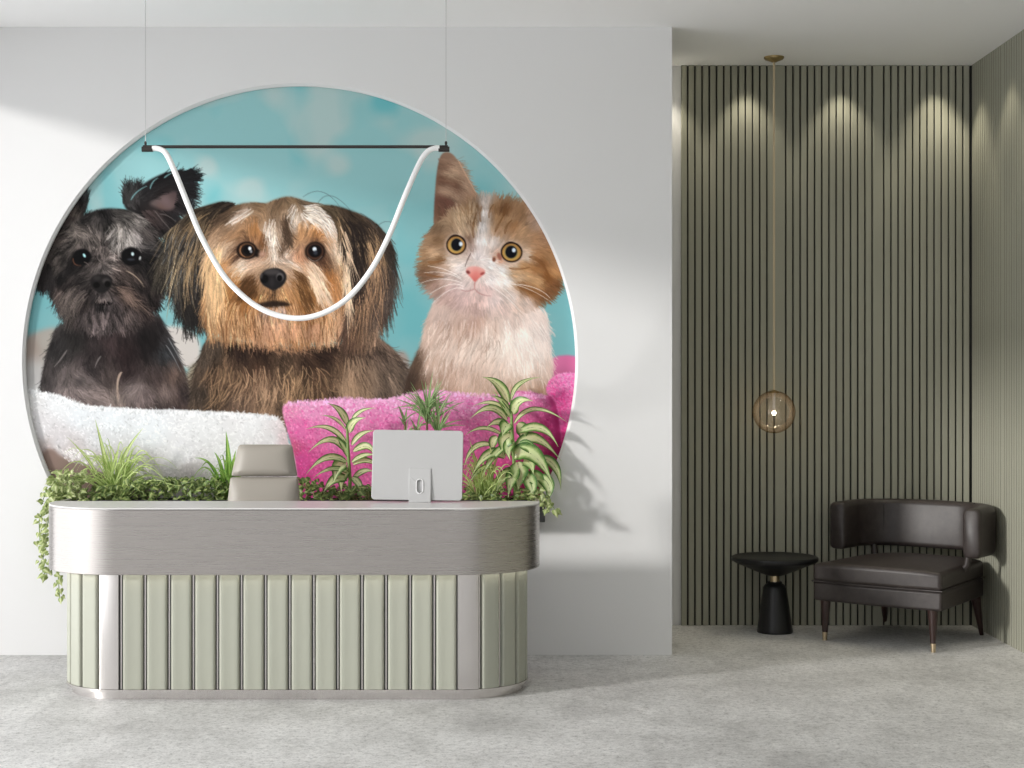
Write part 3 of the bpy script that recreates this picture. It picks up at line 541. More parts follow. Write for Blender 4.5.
    hair([[(490, 262), (492, 266), (496, 270)], [(484, 283), (500, 286), (515, 300)], [(488, 281), (520, 286), (548, 300)], [(487, 284), (505, 296), (521, 312)], [(512, 284), (535, 288), (550, 298)],
          [(462, 280), (445, 273), (424, 273)], [(462, 283), (442, 279), (421, 283)], [(463, 286), (448, 285), (430, 294)], [(464, 289), (450, 290), (432, 304)], [(461, 278), (446, 270), (428, 266)]], (240, 232, 228), .55, .75)

    # ---------------- towels
    def terry(poly, cols, n, tuft, seed, dark=.82, light=1.1, ang=0.0):
        r = np.random.default_rng(seed)
        fill(poly, [(x, y, r_*.97, g*.97, b_*.97) for x, y, r_, g, b_ in cols], 1.2)
        P = smooth(poly, 2); xs = [p[0] for p in P]; ys = [p[1] for p in P]
        x = r.uniform(min(xs), max(xs), n*2); y = r.uniform(min(ys), max(ys), n*2); k = inside(P, x, y); x = x[k][:n]; y = y[k][:n]; m = len(x)
        col = idw(cols, x, y, 3.5)*np.clip(r.normal(1.0, .10, m), dark, light)[:, None]
        a = ang+r.normal(size=m)*.9; L = tuft*r.uniform(.5, 1.3, m); t = np.linspace(0, 1, max(6, int(tuft*PS*1.2)))
        cu = r.normal(size=m)*1.2
        X_ = x[:, None]+np.cos(a[:, None]+cu[:, None]*t)*L[:, None]*t; Y_ = y[:, None]+np.sin(a[:, None]+cu[:, None]*t)*L[:, None]*t
        splat(X_, Y_, np.clip(col, 0, 255).astype(np.float32), r.uniform(.6, 1.3, m), .7)

    wt = [(18, 388), (45, 393), (60, 395), (74, 402), (88, 406), (115, 407), (150, 410), (172, 409), (200, 411), (230, 412), (258, 414), (276, 416), (285, 424), (290, 450), (306, 470), (320, 660), (0, 660), (0, 400)]
    wc = [(30, 395, 214, 214, 214), (60, 402, 224, 226, 228), (80, 415, 222, 226, 230), (40, 425, 214, 212, 214), (60, 440, 206, 202, 204), (110, 420, 226, 230, 234), (150, 430, 230, 234, 238), (100, 440, 212, 212, 216), (200, 425, 230, 231, 232), (250, 425, 232, 232, 233), (270, 440, 226, 224, 224), (180, 450, 232, 232, 234), (230, 455, 232, 232, 233), (100, 462, 176, 166, 168), (70, 450, 192, 184, 184), (140, 470, 178, 172, 172), (190, 475, 184, 178, 176), (45, 452, 176, 164, 162), (230, 480, 186, 180, 178), (284, 440, 214, 196, 198), (120, 490, 150, 142, 140)]
    terry(wt, wc, 12000, 3.2, 81, .80, 1.12)
    fill([(40, 453), (52, 447), (62, 458), (85, 462), (110, 478), (160, 492), (160, 510), (30, 510)], [(45, 455, 128, 108, 100), (70, 470, 122, 104, 94), (100, 482, 110, 92, 82), (140, 500, 96, 84, 76)], 3, .95)
    fur([(55, 444), (110, 455), (150, 466), (160, 478), (110, 472), (66, 460)], [(100, 462, 226, 222, 222)], [(100, 460, .6, .8)], 420, 4, 1.0, .12, .2, .8, .6, 4, 84)
    fur([(25, 389), (60, 396), (90, 407), (150, 411), (230, 413), (278, 417), (276, 421), (150, 415), (85, 411), (25, 394)], [(100, 405, 226, 228, 230)], [(100, 400, .3, -1)], 900, 3.2, .7, .1, .1, 1, .8, 3, 85)
    pc_ = [(288, 408, 222, 140, 178), (310, 406, 226, 152, 192), (350, 403, 228, 156, 198), (400, 400, 228, 158, 200), (440, 395, 230, 156, 200), (480, 402, 230, 150, 196), (520, 398, 226, 140, 188), (545, 402, 196, 100, 150), (300, 430, 220, 112, 168), (340, 430, 224, 128, 180), (390, 430, 224, 122, 176), (440, 430, 224, 118, 174), (480, 430, 222, 116, 170), (520, 430, 216, 104, 160), (540, 440, 196, 70, 130), (552, 420, 176, 58, 116), (300, 460, 206, 78, 144), (330, 470, 214, 96, 158), (380, 460, 216, 100, 160), (440, 470, 214, 96, 156), (490, 465, 208, 84, 146), (530, 470, 176, 52, 110), (310, 490, 196, 66, 132), (400, 490, 208, 90, 150), (500, 490, 190, 66, 130), (560, 450, 140, 30, 84), (290, 450, 190, 92, 124)]
    pink = [(281, 408), (286, 404), (288, 404), (300, 402), (322, 401), (345, 398), (362, 400), (385, 400), (402, 396), (420, 391), (440, 390), (460, 394), (480, 397), (500, 396), (515, 391), (530, 391), (545, 396), (600, 400), (600, 660), (312, 660), (298, 470), (290, 440)]
    terry(pink, pc_, 17000, 2.2, 82, .72, 1.16)
    r = np.random.default_rng(83)                                   # deep pink between the loops
    fur(pink, [(x, y, r_*.94, g*.58, b_*.82) for x, y, r_, g, b_ in pc_], [(300, 450, .7, .7), (500, 450, .7, .7)], 4600, 3.2, 1.5, .08, .05, 1.8, .42, 3, 86)
    fur(pink, [(x, y, min(255, r_*1.05), min(255, g*1.28), min(255, b_*1.12)) for x, y, r_, g, b_ in pc_], [(300, 450, .3, -.9), (500, 450, .7, -.7)], 5200, 2.8, 1.4, .06, .05, 1.8, .65, 3, 87)
    fill([(545, 393), (555, 395), (560, 412), (562, 440), (560, 470), (548, 490), (540, 480), (552, 450), (556, 420)], (146, 34, 88), 4, .8)
    fold = [(545, 392), (548, 382), (555, 375), (566, 373), (582, 373), (582, 470), (562, 455), (560, 425), (556, 400)]
    fc2 = [(552, 382, 222, 128, 176), (565, 378, 228, 146, 192), (578, 380, 224, 136, 184), (560, 400, 206, 92, 150), (572, 410, 218, 112, 166), (578, 430, 206, 94, 150), (566, 440, 186, 66, 126), (572, 460, 176, 56, 114)]
    terry(fold, fc2, 2600, 2.2, 88, .72, 1.16)
    fur(fold, [(x, y, r_, g*.6, b_*.85) for x, y, r_, g, b_ in fc2], [(565, 400, .7, .7)], 600, 2.4, 1.2, .08, .05, 1.5, .5, 3, 89)
    fur([(286, 403), (345, 398), (385, 400), (420, 391), (460, 393), (500, 396), (545, 395), (545, 399), (500, 400), (420, 395), (385, 404), (286, 407)], [(400, 398, 234, 172, 210)], [(400, 400, .3, -1)], 900, 3, .7, .08, .1, 1, .8, 3, 90)
#@@END
    out = img.reshape(PH, PS, PW, PS, 3).mean((1, 3)) if False else img
    return np.clip(out, 0, 255)/255.0


# ------------------------------------------------------------------ the mural print
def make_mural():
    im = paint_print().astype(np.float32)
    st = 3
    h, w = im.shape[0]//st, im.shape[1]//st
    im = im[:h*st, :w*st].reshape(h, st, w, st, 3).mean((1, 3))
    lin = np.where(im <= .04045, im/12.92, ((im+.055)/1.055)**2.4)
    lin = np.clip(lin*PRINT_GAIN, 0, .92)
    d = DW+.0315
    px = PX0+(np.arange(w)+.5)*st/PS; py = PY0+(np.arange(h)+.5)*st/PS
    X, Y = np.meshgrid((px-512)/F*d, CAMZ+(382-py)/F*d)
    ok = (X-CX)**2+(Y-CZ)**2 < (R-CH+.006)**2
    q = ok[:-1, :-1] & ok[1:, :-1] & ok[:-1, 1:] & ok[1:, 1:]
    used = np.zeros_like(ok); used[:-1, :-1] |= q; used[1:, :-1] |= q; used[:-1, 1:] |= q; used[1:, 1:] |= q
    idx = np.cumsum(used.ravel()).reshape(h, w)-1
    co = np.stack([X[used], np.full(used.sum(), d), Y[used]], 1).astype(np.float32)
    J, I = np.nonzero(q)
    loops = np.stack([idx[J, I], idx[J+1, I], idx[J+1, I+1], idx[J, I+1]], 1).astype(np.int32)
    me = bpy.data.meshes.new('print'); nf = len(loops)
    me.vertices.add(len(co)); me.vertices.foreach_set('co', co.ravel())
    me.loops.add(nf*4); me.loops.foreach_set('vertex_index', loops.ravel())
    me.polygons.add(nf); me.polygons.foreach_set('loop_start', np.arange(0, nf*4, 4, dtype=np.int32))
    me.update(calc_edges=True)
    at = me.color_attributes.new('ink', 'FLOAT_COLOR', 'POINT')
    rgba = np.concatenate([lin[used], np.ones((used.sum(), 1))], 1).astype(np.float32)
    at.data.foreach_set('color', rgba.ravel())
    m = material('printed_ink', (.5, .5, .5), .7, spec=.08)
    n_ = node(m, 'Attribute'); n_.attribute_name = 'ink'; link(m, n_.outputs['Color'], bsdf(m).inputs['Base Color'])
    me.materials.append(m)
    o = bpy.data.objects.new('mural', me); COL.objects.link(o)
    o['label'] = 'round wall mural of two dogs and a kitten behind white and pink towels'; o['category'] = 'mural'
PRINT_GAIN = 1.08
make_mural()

# ------------------------------------------------------------------ reception desk
def brushed(name, col, rough, stretch, amt=.10):
    m = material(name, col, rough, .92)
    f = noise(m, 18, 5, .7, stretch)
    link(m, ramp(m, [(.25, tuple(c*(1-amt) for c in col)), (.75, tuple(min(1, c*(1+amt)) for c in col))], f), bsdf(m).inputs['Base Color'])
    mr = node(m, 'MapRange'); link(m, f, mr.inputs[0]); mr.inputs[3].default_value = rough-.06; mr.inputs[4].default_value = rough+.08
    link(m, mr.outputs[0], bsdf(m).inputs['Roughness'])
    return m
M['steel'] = brushed('brushed_steel', (.425, .398, .38), .27, (.12, .12, 16), .05)
M['steel_v'] = brushed('polished_steel', (.66, .63, .615), .2, (6, 6, .15), .06)
M['sage'] = material('sage_panel', (.385, .394, .33), .42, spec=.4)
M['dark'] = material('dark_gap', (.10, .10, .095), .5, .3)
M['top'] = material('pale_counter_top', (.62, .61, .60), .3, spec=.4)
M['led'] = material('warm_led', (1, .93, .8), .5, emit=4, emit_color=(1, .93, .8))
FX0, FX1, RB, DF = -1.708, -.240, .31, 6.99                   # straight front of the body, corner radius, its front distance
DBK = 7.56
def outline(off, back=DBK, n=20, x0=FX0, x1=FX1):
    """plan outline of the desk front from back left round to back right, moved outward by off"""
    r = RB+off; cy = DF+RB; pts = [(x0-r, back)]
    for i in range(n+1):
        a = math.pi/2*i/n; pts.append((x0-r*math.cos(a), cy-r*math.sin(a)))
    for i in range(n+1):
        a = math.pi/2*(1-i/n); pts.append((x1+r*math.cos(a), cy-r*math.sin(a)))
    pts.append((x1+r, back)); return pts
def shell(outer, inner, z0, z1):
    n = len(outer); vs = [(x, y, z) for pl in (outer, inner) for z in (z0, z1) for x, y in pl]; fs = []
    for i in range(n-1):
        fs += [(i, i+1, n+i+1, n+i), (2*n+i+1, 2*n+i, 3*n+i, 3*n+i+1), (n+i, n+i+1, 3*n+i+1, 3*n+i), (i+1, i, 2*n+i, 2*n+i+1)]
    fs += [(0, n, 3*n, 2*n), (n-1, 3*n-1, 4*n-1, 2*n-1)]
    return MB().add(vs, fs)
def slab(pl, z0, z1):
    n = len(pl); return MB().add([(x, y, z) for z in (z0, z1) for x, y in pl], [tuple(range(n-1, -1, -1)), tuple(range(n, 2*n))]+[(i, (i+1) % n, n+(i+1) % n, n+i) for i in range(n)])
desk = thing('reception_desk', 'curved reception desk with sage green fluted front and brushed steel top band', 'desk', (-.974, 7.2, 0))
def dpart(mb, name, mat, **kw):
    o = mb.build(name, mat, desk, **kw); o.matrix_parent_inverse = Matrix.Translation((.974, -7.2, 0)); return o
dpart(shell(outline(-.022), outline(-.10), 0, .034), 'plinth', M['steel_v'], smooth=True, angle=30)
dpart(shell(outline(.004), outline(-.10), .034, .046), 'plinth_plate', M['steel_v'], smooth=True, angle=30)
dpart(shell(outline(-.022), outline(-.05), .046, .56), 'carcass', M['dark'], smooth=True, angle=30)
ZB, ZT = .555, .845
TX0, TX1 = -1.722, -.250
dpart(shell(outline(.066, x0=TX0, x1=TX1), outline(.046, x0=TX0, x1=TX1), ZB, ZT-.004), 'counter_band', M['steel'], smooth=True, angle=30, bevel=.002)
top = [p for p in outline(.066, back=7.345, x0=TX0, x1=TX1)]
dpart(slab(top, ZT-.012, ZT), 'countertop', M['top'], bevel=.003)
dpart(slab(outline(.05, back=7.345, x0=TX0, x1=TX1), ZB-.0, ZB+.012), 'soffit', M['white'])
dpart(shell(outline(.03, back=7.3), outline(.018, back=7.3), ZB-.0025, ZB-.0003), 'light_strip', M['led'])
dpart(MB().box(FX0-.22, FX1+.22, 7.36, 7.62, .70, .725), 'worktop', M['white'], bevel=.004)
# fluted panels: 14 on the straight front, then steel column and panels round each corner
PW_, GAP = .0868, .0186
def arc_point(s):
    """point and outward normal at arc length s; s = 0 at left end of the straight front, growing to the right"""
    L = FX1-FX0; cy = DF+RB
    if s < 0:
        t = -s/RB
        if t <= math.pi/2: return (FX0-RB*math.sin(t), cy-RB*math.cos(t)), (-math.sin(t), -math.cos(t))
        return (FX0-RB, cy+(t-math.pi/2)*RB), (-1, 0)
    if s > L:
        t = (s-L)/RB
        if t <= math.pi/2: return (FX1+RB*math.sin(t), cy-RB*math.cos(t)), (math.sin(t), -math.cos(t))
        return (FX1+RB, cy+(t-math.pi/2)*RB), (1, 0)
    return (FX0+s, DF), (0, -1)
def flute(s0, s1, z0, z1, prof, name, mat, smooth=45):
    """prof: list of (fraction across, outward offset)"""
    vs = []; n = len(prof)
    for z in (z0, z1):
        for f, o in prof:
            (x, y), (nx, ny) = arc_point(s0+(s1-s0)*f); vs.append((x+nx*o, y+ny*o, z))
    fs = [(i, i+1, n+i+1, n+i) for i in range(n-1)]+[(n-1, 0, n, 2*n-1), tuple(range(n-1, -1, -1)), tuple(range(n, 2*n))]
    return dpart(MB().add(vs, fs), name, mat, smooth=True, angle=smooth)
PP = [(0, -.022), (0, -.006), (.05, -.001), (.12, .0005), (.3, -.001), (.5, -.0015), (.7, -.001), (.88, .0005), (.95, -.001), (1, -.006), (1, -.022)]
CP = [(0, -.02), (0, 0), (.15, .0005), (.5, .0), (.85, .0005), (1, 0), (1, -.02)]
z0, z1 = .047, .556
for k in range(14):
    s = k*(PW_+GAP)+.007
    flute(s, s+PW_, z0, z1, PP, 'panel', M['sage'])
L = FX1-FX0
bars = [-(GAP*.5)+.007-.0]+[k*(PW_+GAP)+.007-GAP/2 for k in range(1, 15)]
for sgn in (-1, 1):
    for k in range(7):
        a0 = .0115+k*.1043; a1 = a0+.0868
        s0, s1 = (-a1, -a0) if sgn < 0 else (L+a0-.003, L+a1-.003)
        flute(s0, s1, z0, z1, CP if k == 0 else PP, 'steel_column' if k == 0 else 'panel', M['steel_v'] if k == 0 else M['sage'])
        if k: bars.append((s1+GAP/2) if sgn < 0 else (s0-GAP/2))
for s in bars:
    flute(s-.003, s+.003, z0, z1, [(0, -.022), (0, -.012), (1, -.012), (1, -.022)], 'metal_strip', M['steel_v'])

# ------------------------------------------------------------------ monitor on the counter, seen from the back
M['alu'] = material('silver_white_shell', (.47, .47, .47), .38, spec=.5)
M['screen'] = material('black_glass', (.01, .01, .012), .1)
mon = thing('computer_monitor', 'slim silver white computer monitor standing on the steel counter', 'monitor', (-.43, 7.25, ZT))
def rounded(w, h, r, n=6):
    pts = []
    for cx, cz, a0 in ((w/2-r, h/2-r, 0), (-w/2+r, h/2-r, 90), (-w/2+r, -h/2+r, 180), (w/2-r, -h/2+r, 270)):
        for i in range(n+1):
            a = math.radians(a0+90*i/n); pts.append((cx+r*math.cos(a), cz+r*math.sin(a)))
    return pts
def plate(pts, y0, y1):
    n = len(pts); return MB().add([(x, y, z) for y in (y0, y1) for x, z in pts], [tuple(range(n)), tuple(range(2*n-1, n-1, -1))]+[((i+1) % n, i, n+i, n+(i+1) % n) for i in range(n)])
MH, MWD = .319, .412
sh = plate(rounded(MWD, MH, .016), -.006, .006).build('shell', M['alu'], mon, bevel=.002, loc=(0, .035, .008+MH/2)); sh.rotation_euler = (math.radians(-9), math.radians(.8), 0)
sc = plate(rounded(MWD-.012, MH-.012, .012), .0062, .0075).build('screen', M['screen'], mon, loc=(0, .035, .008+MH/2)); sc.rotation_euler = sh.rotation_euler
# stand: leaning plate with an oval cable hole, and a foot
oh = [(x*.0135, .072+z*.0145) for x, z in [(math.cos(math.radians(a)), math.sin(math.radians(a))+(1.1 if 0 <= a <= 180 else -1.1)) for a in list(range(0, 181, 12))+list(range(180, 360, 12))]]
ow = []
for x, z in oh:
    dx, dz = x, z-.075; k = min(.0495/abs(dx) if abs(dx) > 1e-6 else 1e9, .0795/abs(dz) if abs(dz) > 1e-6 else 1e9); ow.append((dx*k, .075+dz*k))
for cx_, cz_ in ((.0495, .1545), (-.0495, .1545), (-.0495, .0015), (.0495, .0015)):
    k = min(range(len(ow)), key=lambda i: (ow[i][0]-cx_)**2+(ow[i][1]-cz_)**2); ow[k] = (cx_, cz_)
n = len(oh); vs = [(x, y, z) for y in (-.004, .004) for pl in (oh, ow) for x, z in pl]; fs = []
for i in range(n):
    j = (i+1) % n; fs += [(i, j, n+j, n+i), (2*n+j, 2*n+i, 3*n+i, 3*n+j), (i, 2*n+i, 2*n+j, j), (n+i, n+j, 3*n+j, 3*n+i)]
stand = MB().add(vs, fs).build('stand', M['alu'], mon, bevel=.0015, loc=(.012, -.005, .002)); stand.rotation_euler = (math.radians(-12), 0, 0)
ring = MB().tube([(x*1.12, -.0052, .075+(z-.075)*1.06) for x, z in oh]+[(oh[0][0]*1.12, -.0052, .075+(oh[0][1]-.075)*1.06)], .0022, 8).build('cable_ring', M['white'], stand, smooth=True)
MB().box(-.038, .062, -.012, .085, 0, .006).build('foot', M['alu'], mon, bevel=.002)

# ------------------------------------------------------------------ office chair behind the desk
M['beige'] = material('beige_leather', (.34, .312, .272), .45, spec=.4); bump(M['beige'], noise(M['beige'], 220, 3), .12, .002)
M['chrome'] = material('chrome', (.7, .7, .7), .15, 1)
M['black'] = material('black_plastic', (.015, .015, .015), .45)
oc = thing('office_chair', 'beige leather office chair with high padded back tucked behind the desk', 'chair', (-1.196, 7.66, 0))
def pad(w0, w1, z0, z1, y0, y1, th, nx=8, nz=8, bulge=.012, r=.03):
    """cushion between heights z0..z1, width w0 at the bottom and w1 at the top"""
    vs = []; fs = []
    def ring(t):
        w = w0+(w1-w0)*t; return w
    for side in (0, 1):
        for j in range(nz+1):
            t = j/nz; w = ring(t); z = z0+(z1-z0)*t; y = y0+(y1-y0)*t
            e = min(t, 1-t)*(z1-z0); 
            for i in range(nx+1):
                u = i/nx*2-1; d = min(e, (1-abs(u))*w/2)
                k = min(1, d/r); prof = math.sqrt(max(0, 1-(1-k)**2))
                inset = 0
                if e < r and (1-abs(u))*w/2 < r: pass
                yy = (th/2*(.35+.65*prof)+bulge*(1-u*u)*math.sin(math.pi*t)*(1 if side == 0 else .3))
                vs.append((u*w/2, y+(-yy if side == 0 else yy), z))
    n = (nx+1)*(nz+1); id_ = lambda s, j, i: s*n+j*(nx+1)+i
    for j in range(nz):
        for i in range(nx):
            fs += [(id_(0, j, i), id_(0, j, i+1), id_(0, j+1, i+1), id_(0, j+1, i)), (id_(1, j, i+1), id_(1, j, i), id_(1, j+1, i), id_(1, j+1, i+1))]
    for i in range(nx):
        fs += [(id_(0, 0, i+1), id_(0, 0, i), id_(1, 0, i), id_(1, 0, i+1)), (id_(0, nz, i), id_(0, nz, i+1), id_(1, nz, i+1), id_(1, nz, i))]
    for j in range(nz):
        fs += [(id_(0, j, 0), id_(0, j+1, 0), id_(1, j+1, 0), id_(1, j, 0)), (id_(0, j+1, nx), id_(0, j, nx), id_(1, j, nx), id_(1, j+1, nx))]
    return MB().add(vs, fs)
pad(.322, .258, .936, 1.088, .065, .10, .07).build('headrest', M['beige'], oc, bevel=.02, seg=3, sub=1)
pad(.40, .328, .50, .932, .0, .064, .075).build('backrest', M['beige'], oc, bevel=.02, seg=3, sub=1)
MB().box(-.22, .22, -.36, .02, .42, .50).build('seat', M['beige'], oc, bevel=.03, seg=3)
MB().tube([(0, .03, .40), (0, .075, .45), (0, .07, .62)], .02).build('back_bracket', M['chrome'], oc, smooth=True)
MB().lathe([(.05, .39), (.028, .385), (.028, .12), (.035, .12), (.035, .075), (.0, .075)][::-1], (0, -.15, 0)).build('pedestal', M['chrome'], oc, smooth=True)
MB().box(-.09, .09, -.26, .05, .395, .42).build('seat_plate', M['black'], oc, bevel=.005)
for k in range(5):
    a = math.radians(18+72*k); dx, dy = math.cos(a), math.sin(a)
    leg = MB().tube([(dx*.02, -.15+dy*.02, .105), (dx*.13, -.15+dy*.13, .085), (dx*.235, -.15+dy*.235, .07)], [.022, .018, .014], 8).build('base_arm', M['chrome'], oc, smooth=True)
    cx, cy = dx*.235, -.15+dy*.235
    MB().tube([(cx-dy*.012, cy+dx*.012, .028), (cx+dy*.012, cy-dx*.012, .028)], .028, 14).build('caster', M['black'], leg, smooth=True)

# ------------------------------------------------------------------ planter along the wall and its plants
M['planter'] = material('black_planter', (.02, .02, .02), .5)
M['soil'] = material('dark_soil', (.05, .035, .025), .95); bump(M['soil'], noise(M['soil'], 80, 4), .8, .01)
PX_0, PX_1, PZ0, PZ1 = -2.30, .165, .69, .80
pl = thing('wall_planter', 'long black planter trough on the wall behind the desk', 'planter', ((PX_0+PX_1)/2, 8.03, PZ0))
inv = Matrix.Translation((-(PX_0+PX_1)/2, -8.03, -PZ0))
mb = MB().box(PX_0, PX_1, 8.0, 8.012, PZ0, PZ1).box(PX_0, PX_1, DW-.012, DW, PZ0, PZ1).box(PX_0, PX_0+.012, 8.012, DW-.012, PZ0, PZ1).box(PX_1-.012, PX_1, 8.012, DW-.012, PZ0, PZ1).box(PX_0+.012, PX_1-.012, 8.012, DW-.012, PZ0, PZ0+.012)
o = mb.build('trough', M['planter'], pl); o.matrix_parent_inverse = inv
o = MB().box(PX_0+.012, PX_1-.012, 8.012, DW-.012, PZ0+.012, PZ1-.02).build('soil', M['soil'], pl); o.matrix_parent_inverse = inv

def leafmat(name, stops, rough=.4, nscale=60, namt=.25, trans=.25):
    """colour across the blade: position 0 at the midrib, 1 at the margin"""
    m = material(name, (.2, .4, .1), rough, spec=.35)
    uv = node(m, 'UVMap'); sx = node(m, 'SeparateXYZ'); link(m, uv.outputs[0], sx.inputs[0])
    a = node(m, 'Math', operation='SUBTRACT'); link(m, sx.outputs[0], a.inputs[0]); a.inputs[1].default_value = .5
    b = node(m, 'Math', operation='ABSOLUTE'); link(m, a.outputs[0], b.inputs[0])
    f = noise(m, nscale, 3, .6)
    c = node(m, 'Math', operation='MULTIPLY_ADD'); link(m, b.outputs[0], c.inputs[0]); c.inputs[1].default_value = 2.0
    d = node(m, 'Math', operation='MULTIPLY_ADD'); link(m, f, d.inputs[0]); d.inputs[1].default_value = namt; d.inputs[2].default_value = -namt*.5
    link(m, d.outputs[0], c.inputs[2])
    col = ramp(m, stops, c.outputs[0]); link(m, col, bsdf(m).inputs['Base Color'])
    tr = node(m, 'BsdfTranslucent'); link(m, col, tr.inputs[0]); ms = node(m, 'MixShader'); ms.inputs[0].default_value = trans
    out = m.node_tree.nodes['Material Output']; link(m, bsdf(m).outputs[0], ms.inputs[1]); link(m, tr.outputs[0], ms.inputs[2]); link(m, ms.outputs[0], out.inputs[0])
    return m
G = srgb
M['variegated'] = leafmat('variegated_leaf', [(.0, G(120, 150, 85)), (.05, G(226, 238, 184)), (.40, G(224, 238, 180)), (.62, G(158, 188, 115)), (.82, G(88, 132, 64)), (1, G(66, 108, 50))], .35, 45, .42, .4)
M['grass'] = leafmat('grass_blade', [(0, G(226, 234, 176)), (.35, G(205, 220, 145)), (.8, G(150, 180, 92)), (1, G(128, 160, 75))], .4, 25, .5, .4)
M['fern'] = leafmat('fern_blade', [(0, G(190, 215, 120)), (.5, G(130, 178, 78)), (1, G(88, 140, 50))], .4, 25, .5)
M['ivy'] = leafmat('ivy_leaf', [(0, G(165, 175, 110)), (.3, G(104, 126, 66)), (.75, G(80, 102, 50)), (1, G(165, 175, 118))], .4, 22, .8)
M['ivy_light'] = leafmat('light_ivy_leaf', [(0, G(205, 212, 160)), (.3, G(158, 172, 108)), (.75, G(122, 142, 80)), (1, G(214, 218, 172))], .4, 22, .8)
M['needle'] = leafmat('needle_leaf', [(0, G(178, 200, 145)), (.6, G(130, 162, 104)), (1, G(92, 128, 76))], .4, 25, .4)
M['stem'] = material('green_stem', G(120, 145, 75), .5)
M['bark'] = material('brown_stem', G(110, 95, 65), .7)

def leaf(mb, pts, width, prof='lance', fold=.25, nseg=14, twist=0, up=None):
    """leaf blade along a quadratic curve root-mid-tip (mid is passed through)"""
    a, b, c = [Vector(p) for p in pts]; ctl = b*2-(a+c)*.5
    vs = []; uv = []; fs = []; prev = None
    for i in range(nseg+1):
        t = i/nseg; p = a*(1-t)**2+ctl*2*t*(1-t)+c*t*t; tg = ((ctl-a)*(1-t)+(c-ctl)*t)
        tg = tg.normalized() if tg.length > 1e-9 else Vector((0, 0, 1))
        ref = up or Vector((0, -1, .45))
        side = tg.cross(ref)
        if side.length < 1e-4: side = Vector((1, 0, 0))
        side.normalize()
        if prev is not None and side.dot(prev) < 0: side = -side
        prev = side
        nrm = side.cross(tg).normalized()
        if twist:
            q = Matrix.Rotation(twist*t, 3, tg); side = q @ side; nrm = q @ nrm
        if prof == 'lance': w = (.30+.70*math.sin(math.pi*min(1, t/.9)**.75)) * (1-t**5) if t < 1 else 0
        elif prof == 'blade': w = (1-t**2.2)*(.75+.25*min(1, t*4))
        else: w = math.sin(math.pi*min(1, (t*.93+.05)))**.75*(1-.35*t) if t < 1 else 0
        w = max(w, .012)*width/2
        for j, u in enumerate((-1, -.5, 0, .5, 1)):
            vs.append(p+side*u*w+nrm*(abs(u)*w*fold)); uv.append(((u+1)/2, t))
    for i in range(nseg):
        for j in range(4):
            k = i*5+j; fs.append((k, k+1, k+6, k+5))
    mb.add(vs, fs, uv)

def heart(mb, p, direction, normal, size):
    """small lobed ivy leaf"""
    d = Vector(direction).normalized(); n_ = Vector(normal); n_ = (n_-d*n_.dot(d)).normalized(); s = d.cross(n_)
    out = [(0, 0), (.34, -.16), (.52, .12), (.36, .42), (.16, .62), (0, 1.0), (-.16, .62), (-.36, .42), (-.52, .12), (-.34, -.16)]
    vs = [Vector(p)+d*.35*size]; uv = [(.5, .4)]
    for x, y in out:
        vs.append(Vector(p)+s*x*size+d*y*size+n_*(-abs(x)*.22-.12*y*y)*size); uv.append((.5+x*.95 if x else .5, y))
    k = len(out); mb.add(vs, [(0, 1+i, 1+(i+1) % k) for i in range(k)], uv)

SOIL = PZ1-.02
def plant(name, label, cat, x, D, group=None):
    return thing(name, label, cat, ((x-512)/F*D, D, SOIL), 0, group)
def child(mb, name, mat, root, **kw):
    o = mb.build(name, mat, root, **kw); o.matrix_parent_inverse = Matrix.Translation(-root.location); return o

def zpts(L, ox, oy, sc): return [[(ox+x/sc, oy+y/sc) for x, y in (a, b, c)]+[w/sc] for a, b, c, w in L]
def big_plant(name, label, x, D, leaves, stempts, wmul, seed, prof='lance', rear=()):
    rnd = random.Random(seed); root = plant(name, label, 'plant', x, D); mb = MB(); px = F/D
    for i, (a, b, c, w) in enumerate(leaves):
        o = rnd.uniform(-.045, .03); dt = -.04+rnd.uniform(-.05, .04)
        if i in rear: dt = .06
        pts = (P(a[0], a[1], D), P(b[0], b[1], D+dt*.5+o*.3), P(c[0], c[1], min(D+dt+o, DW-.03)))
        leaf(mb, pts, w/px*wmul, prof, .3, 16, rnd.uniform(-.35, .35))
    child(mb, 'foliage', M['variegated'], root, smooth=True, angle=180)
    st = [P(*p, D) for p in stempts]; st[-1].z = SOIL-.01
    child(MB().tube(st, [.006]+[.009]*(len(st)-2)+[.012], 8), 'stem', M['stem'], root, smooth=True)
    return root
L1 = [((430, 350), (385, 262), (300, 212), 46), ((460, 320), (525, 262), (622, 243), 28), ((440, 400), (475, 335), (552, 305), 60), ((420, 380), (350, 312), (258, 290), 22), ((425, 470), (310, 372), (165, 380), 36),
      ((430, 530), (320, 448), (178, 530), 50), ((460, 480), (520, 412), (612, 388), 36), ((470, 520), (560, 490), (606, 560), 50), ((425, 590), (295, 566), (165, 670), 50), ((460, 590), (540, 545), (625, 548), 32),
      ((470, 605), (560, 580), (645, 640), 40), ((425, 600), (375, 630), (345, 730), 95), ((440, 660), (330, 632), (208, 695), 32), ((470, 690), (540, 648), (602, 652), 40), ((430, 700), (345, 705), (270, 800), 64), ((460, 690), (505, 730), (540, 810), 46), ((440, 560), (400, 470), (350, 400), 40), ((450, 640), (400, 690), (395, 790), 70)]
big_plant('dracaena', 'variegated dracaena with striped leaves between office chair and monitor', 346, 8.075, zpts(L1, 280, 370, 6.4), [(347, 425), (348, 450), (350, 480), (349, 505)], 1.1, 3)
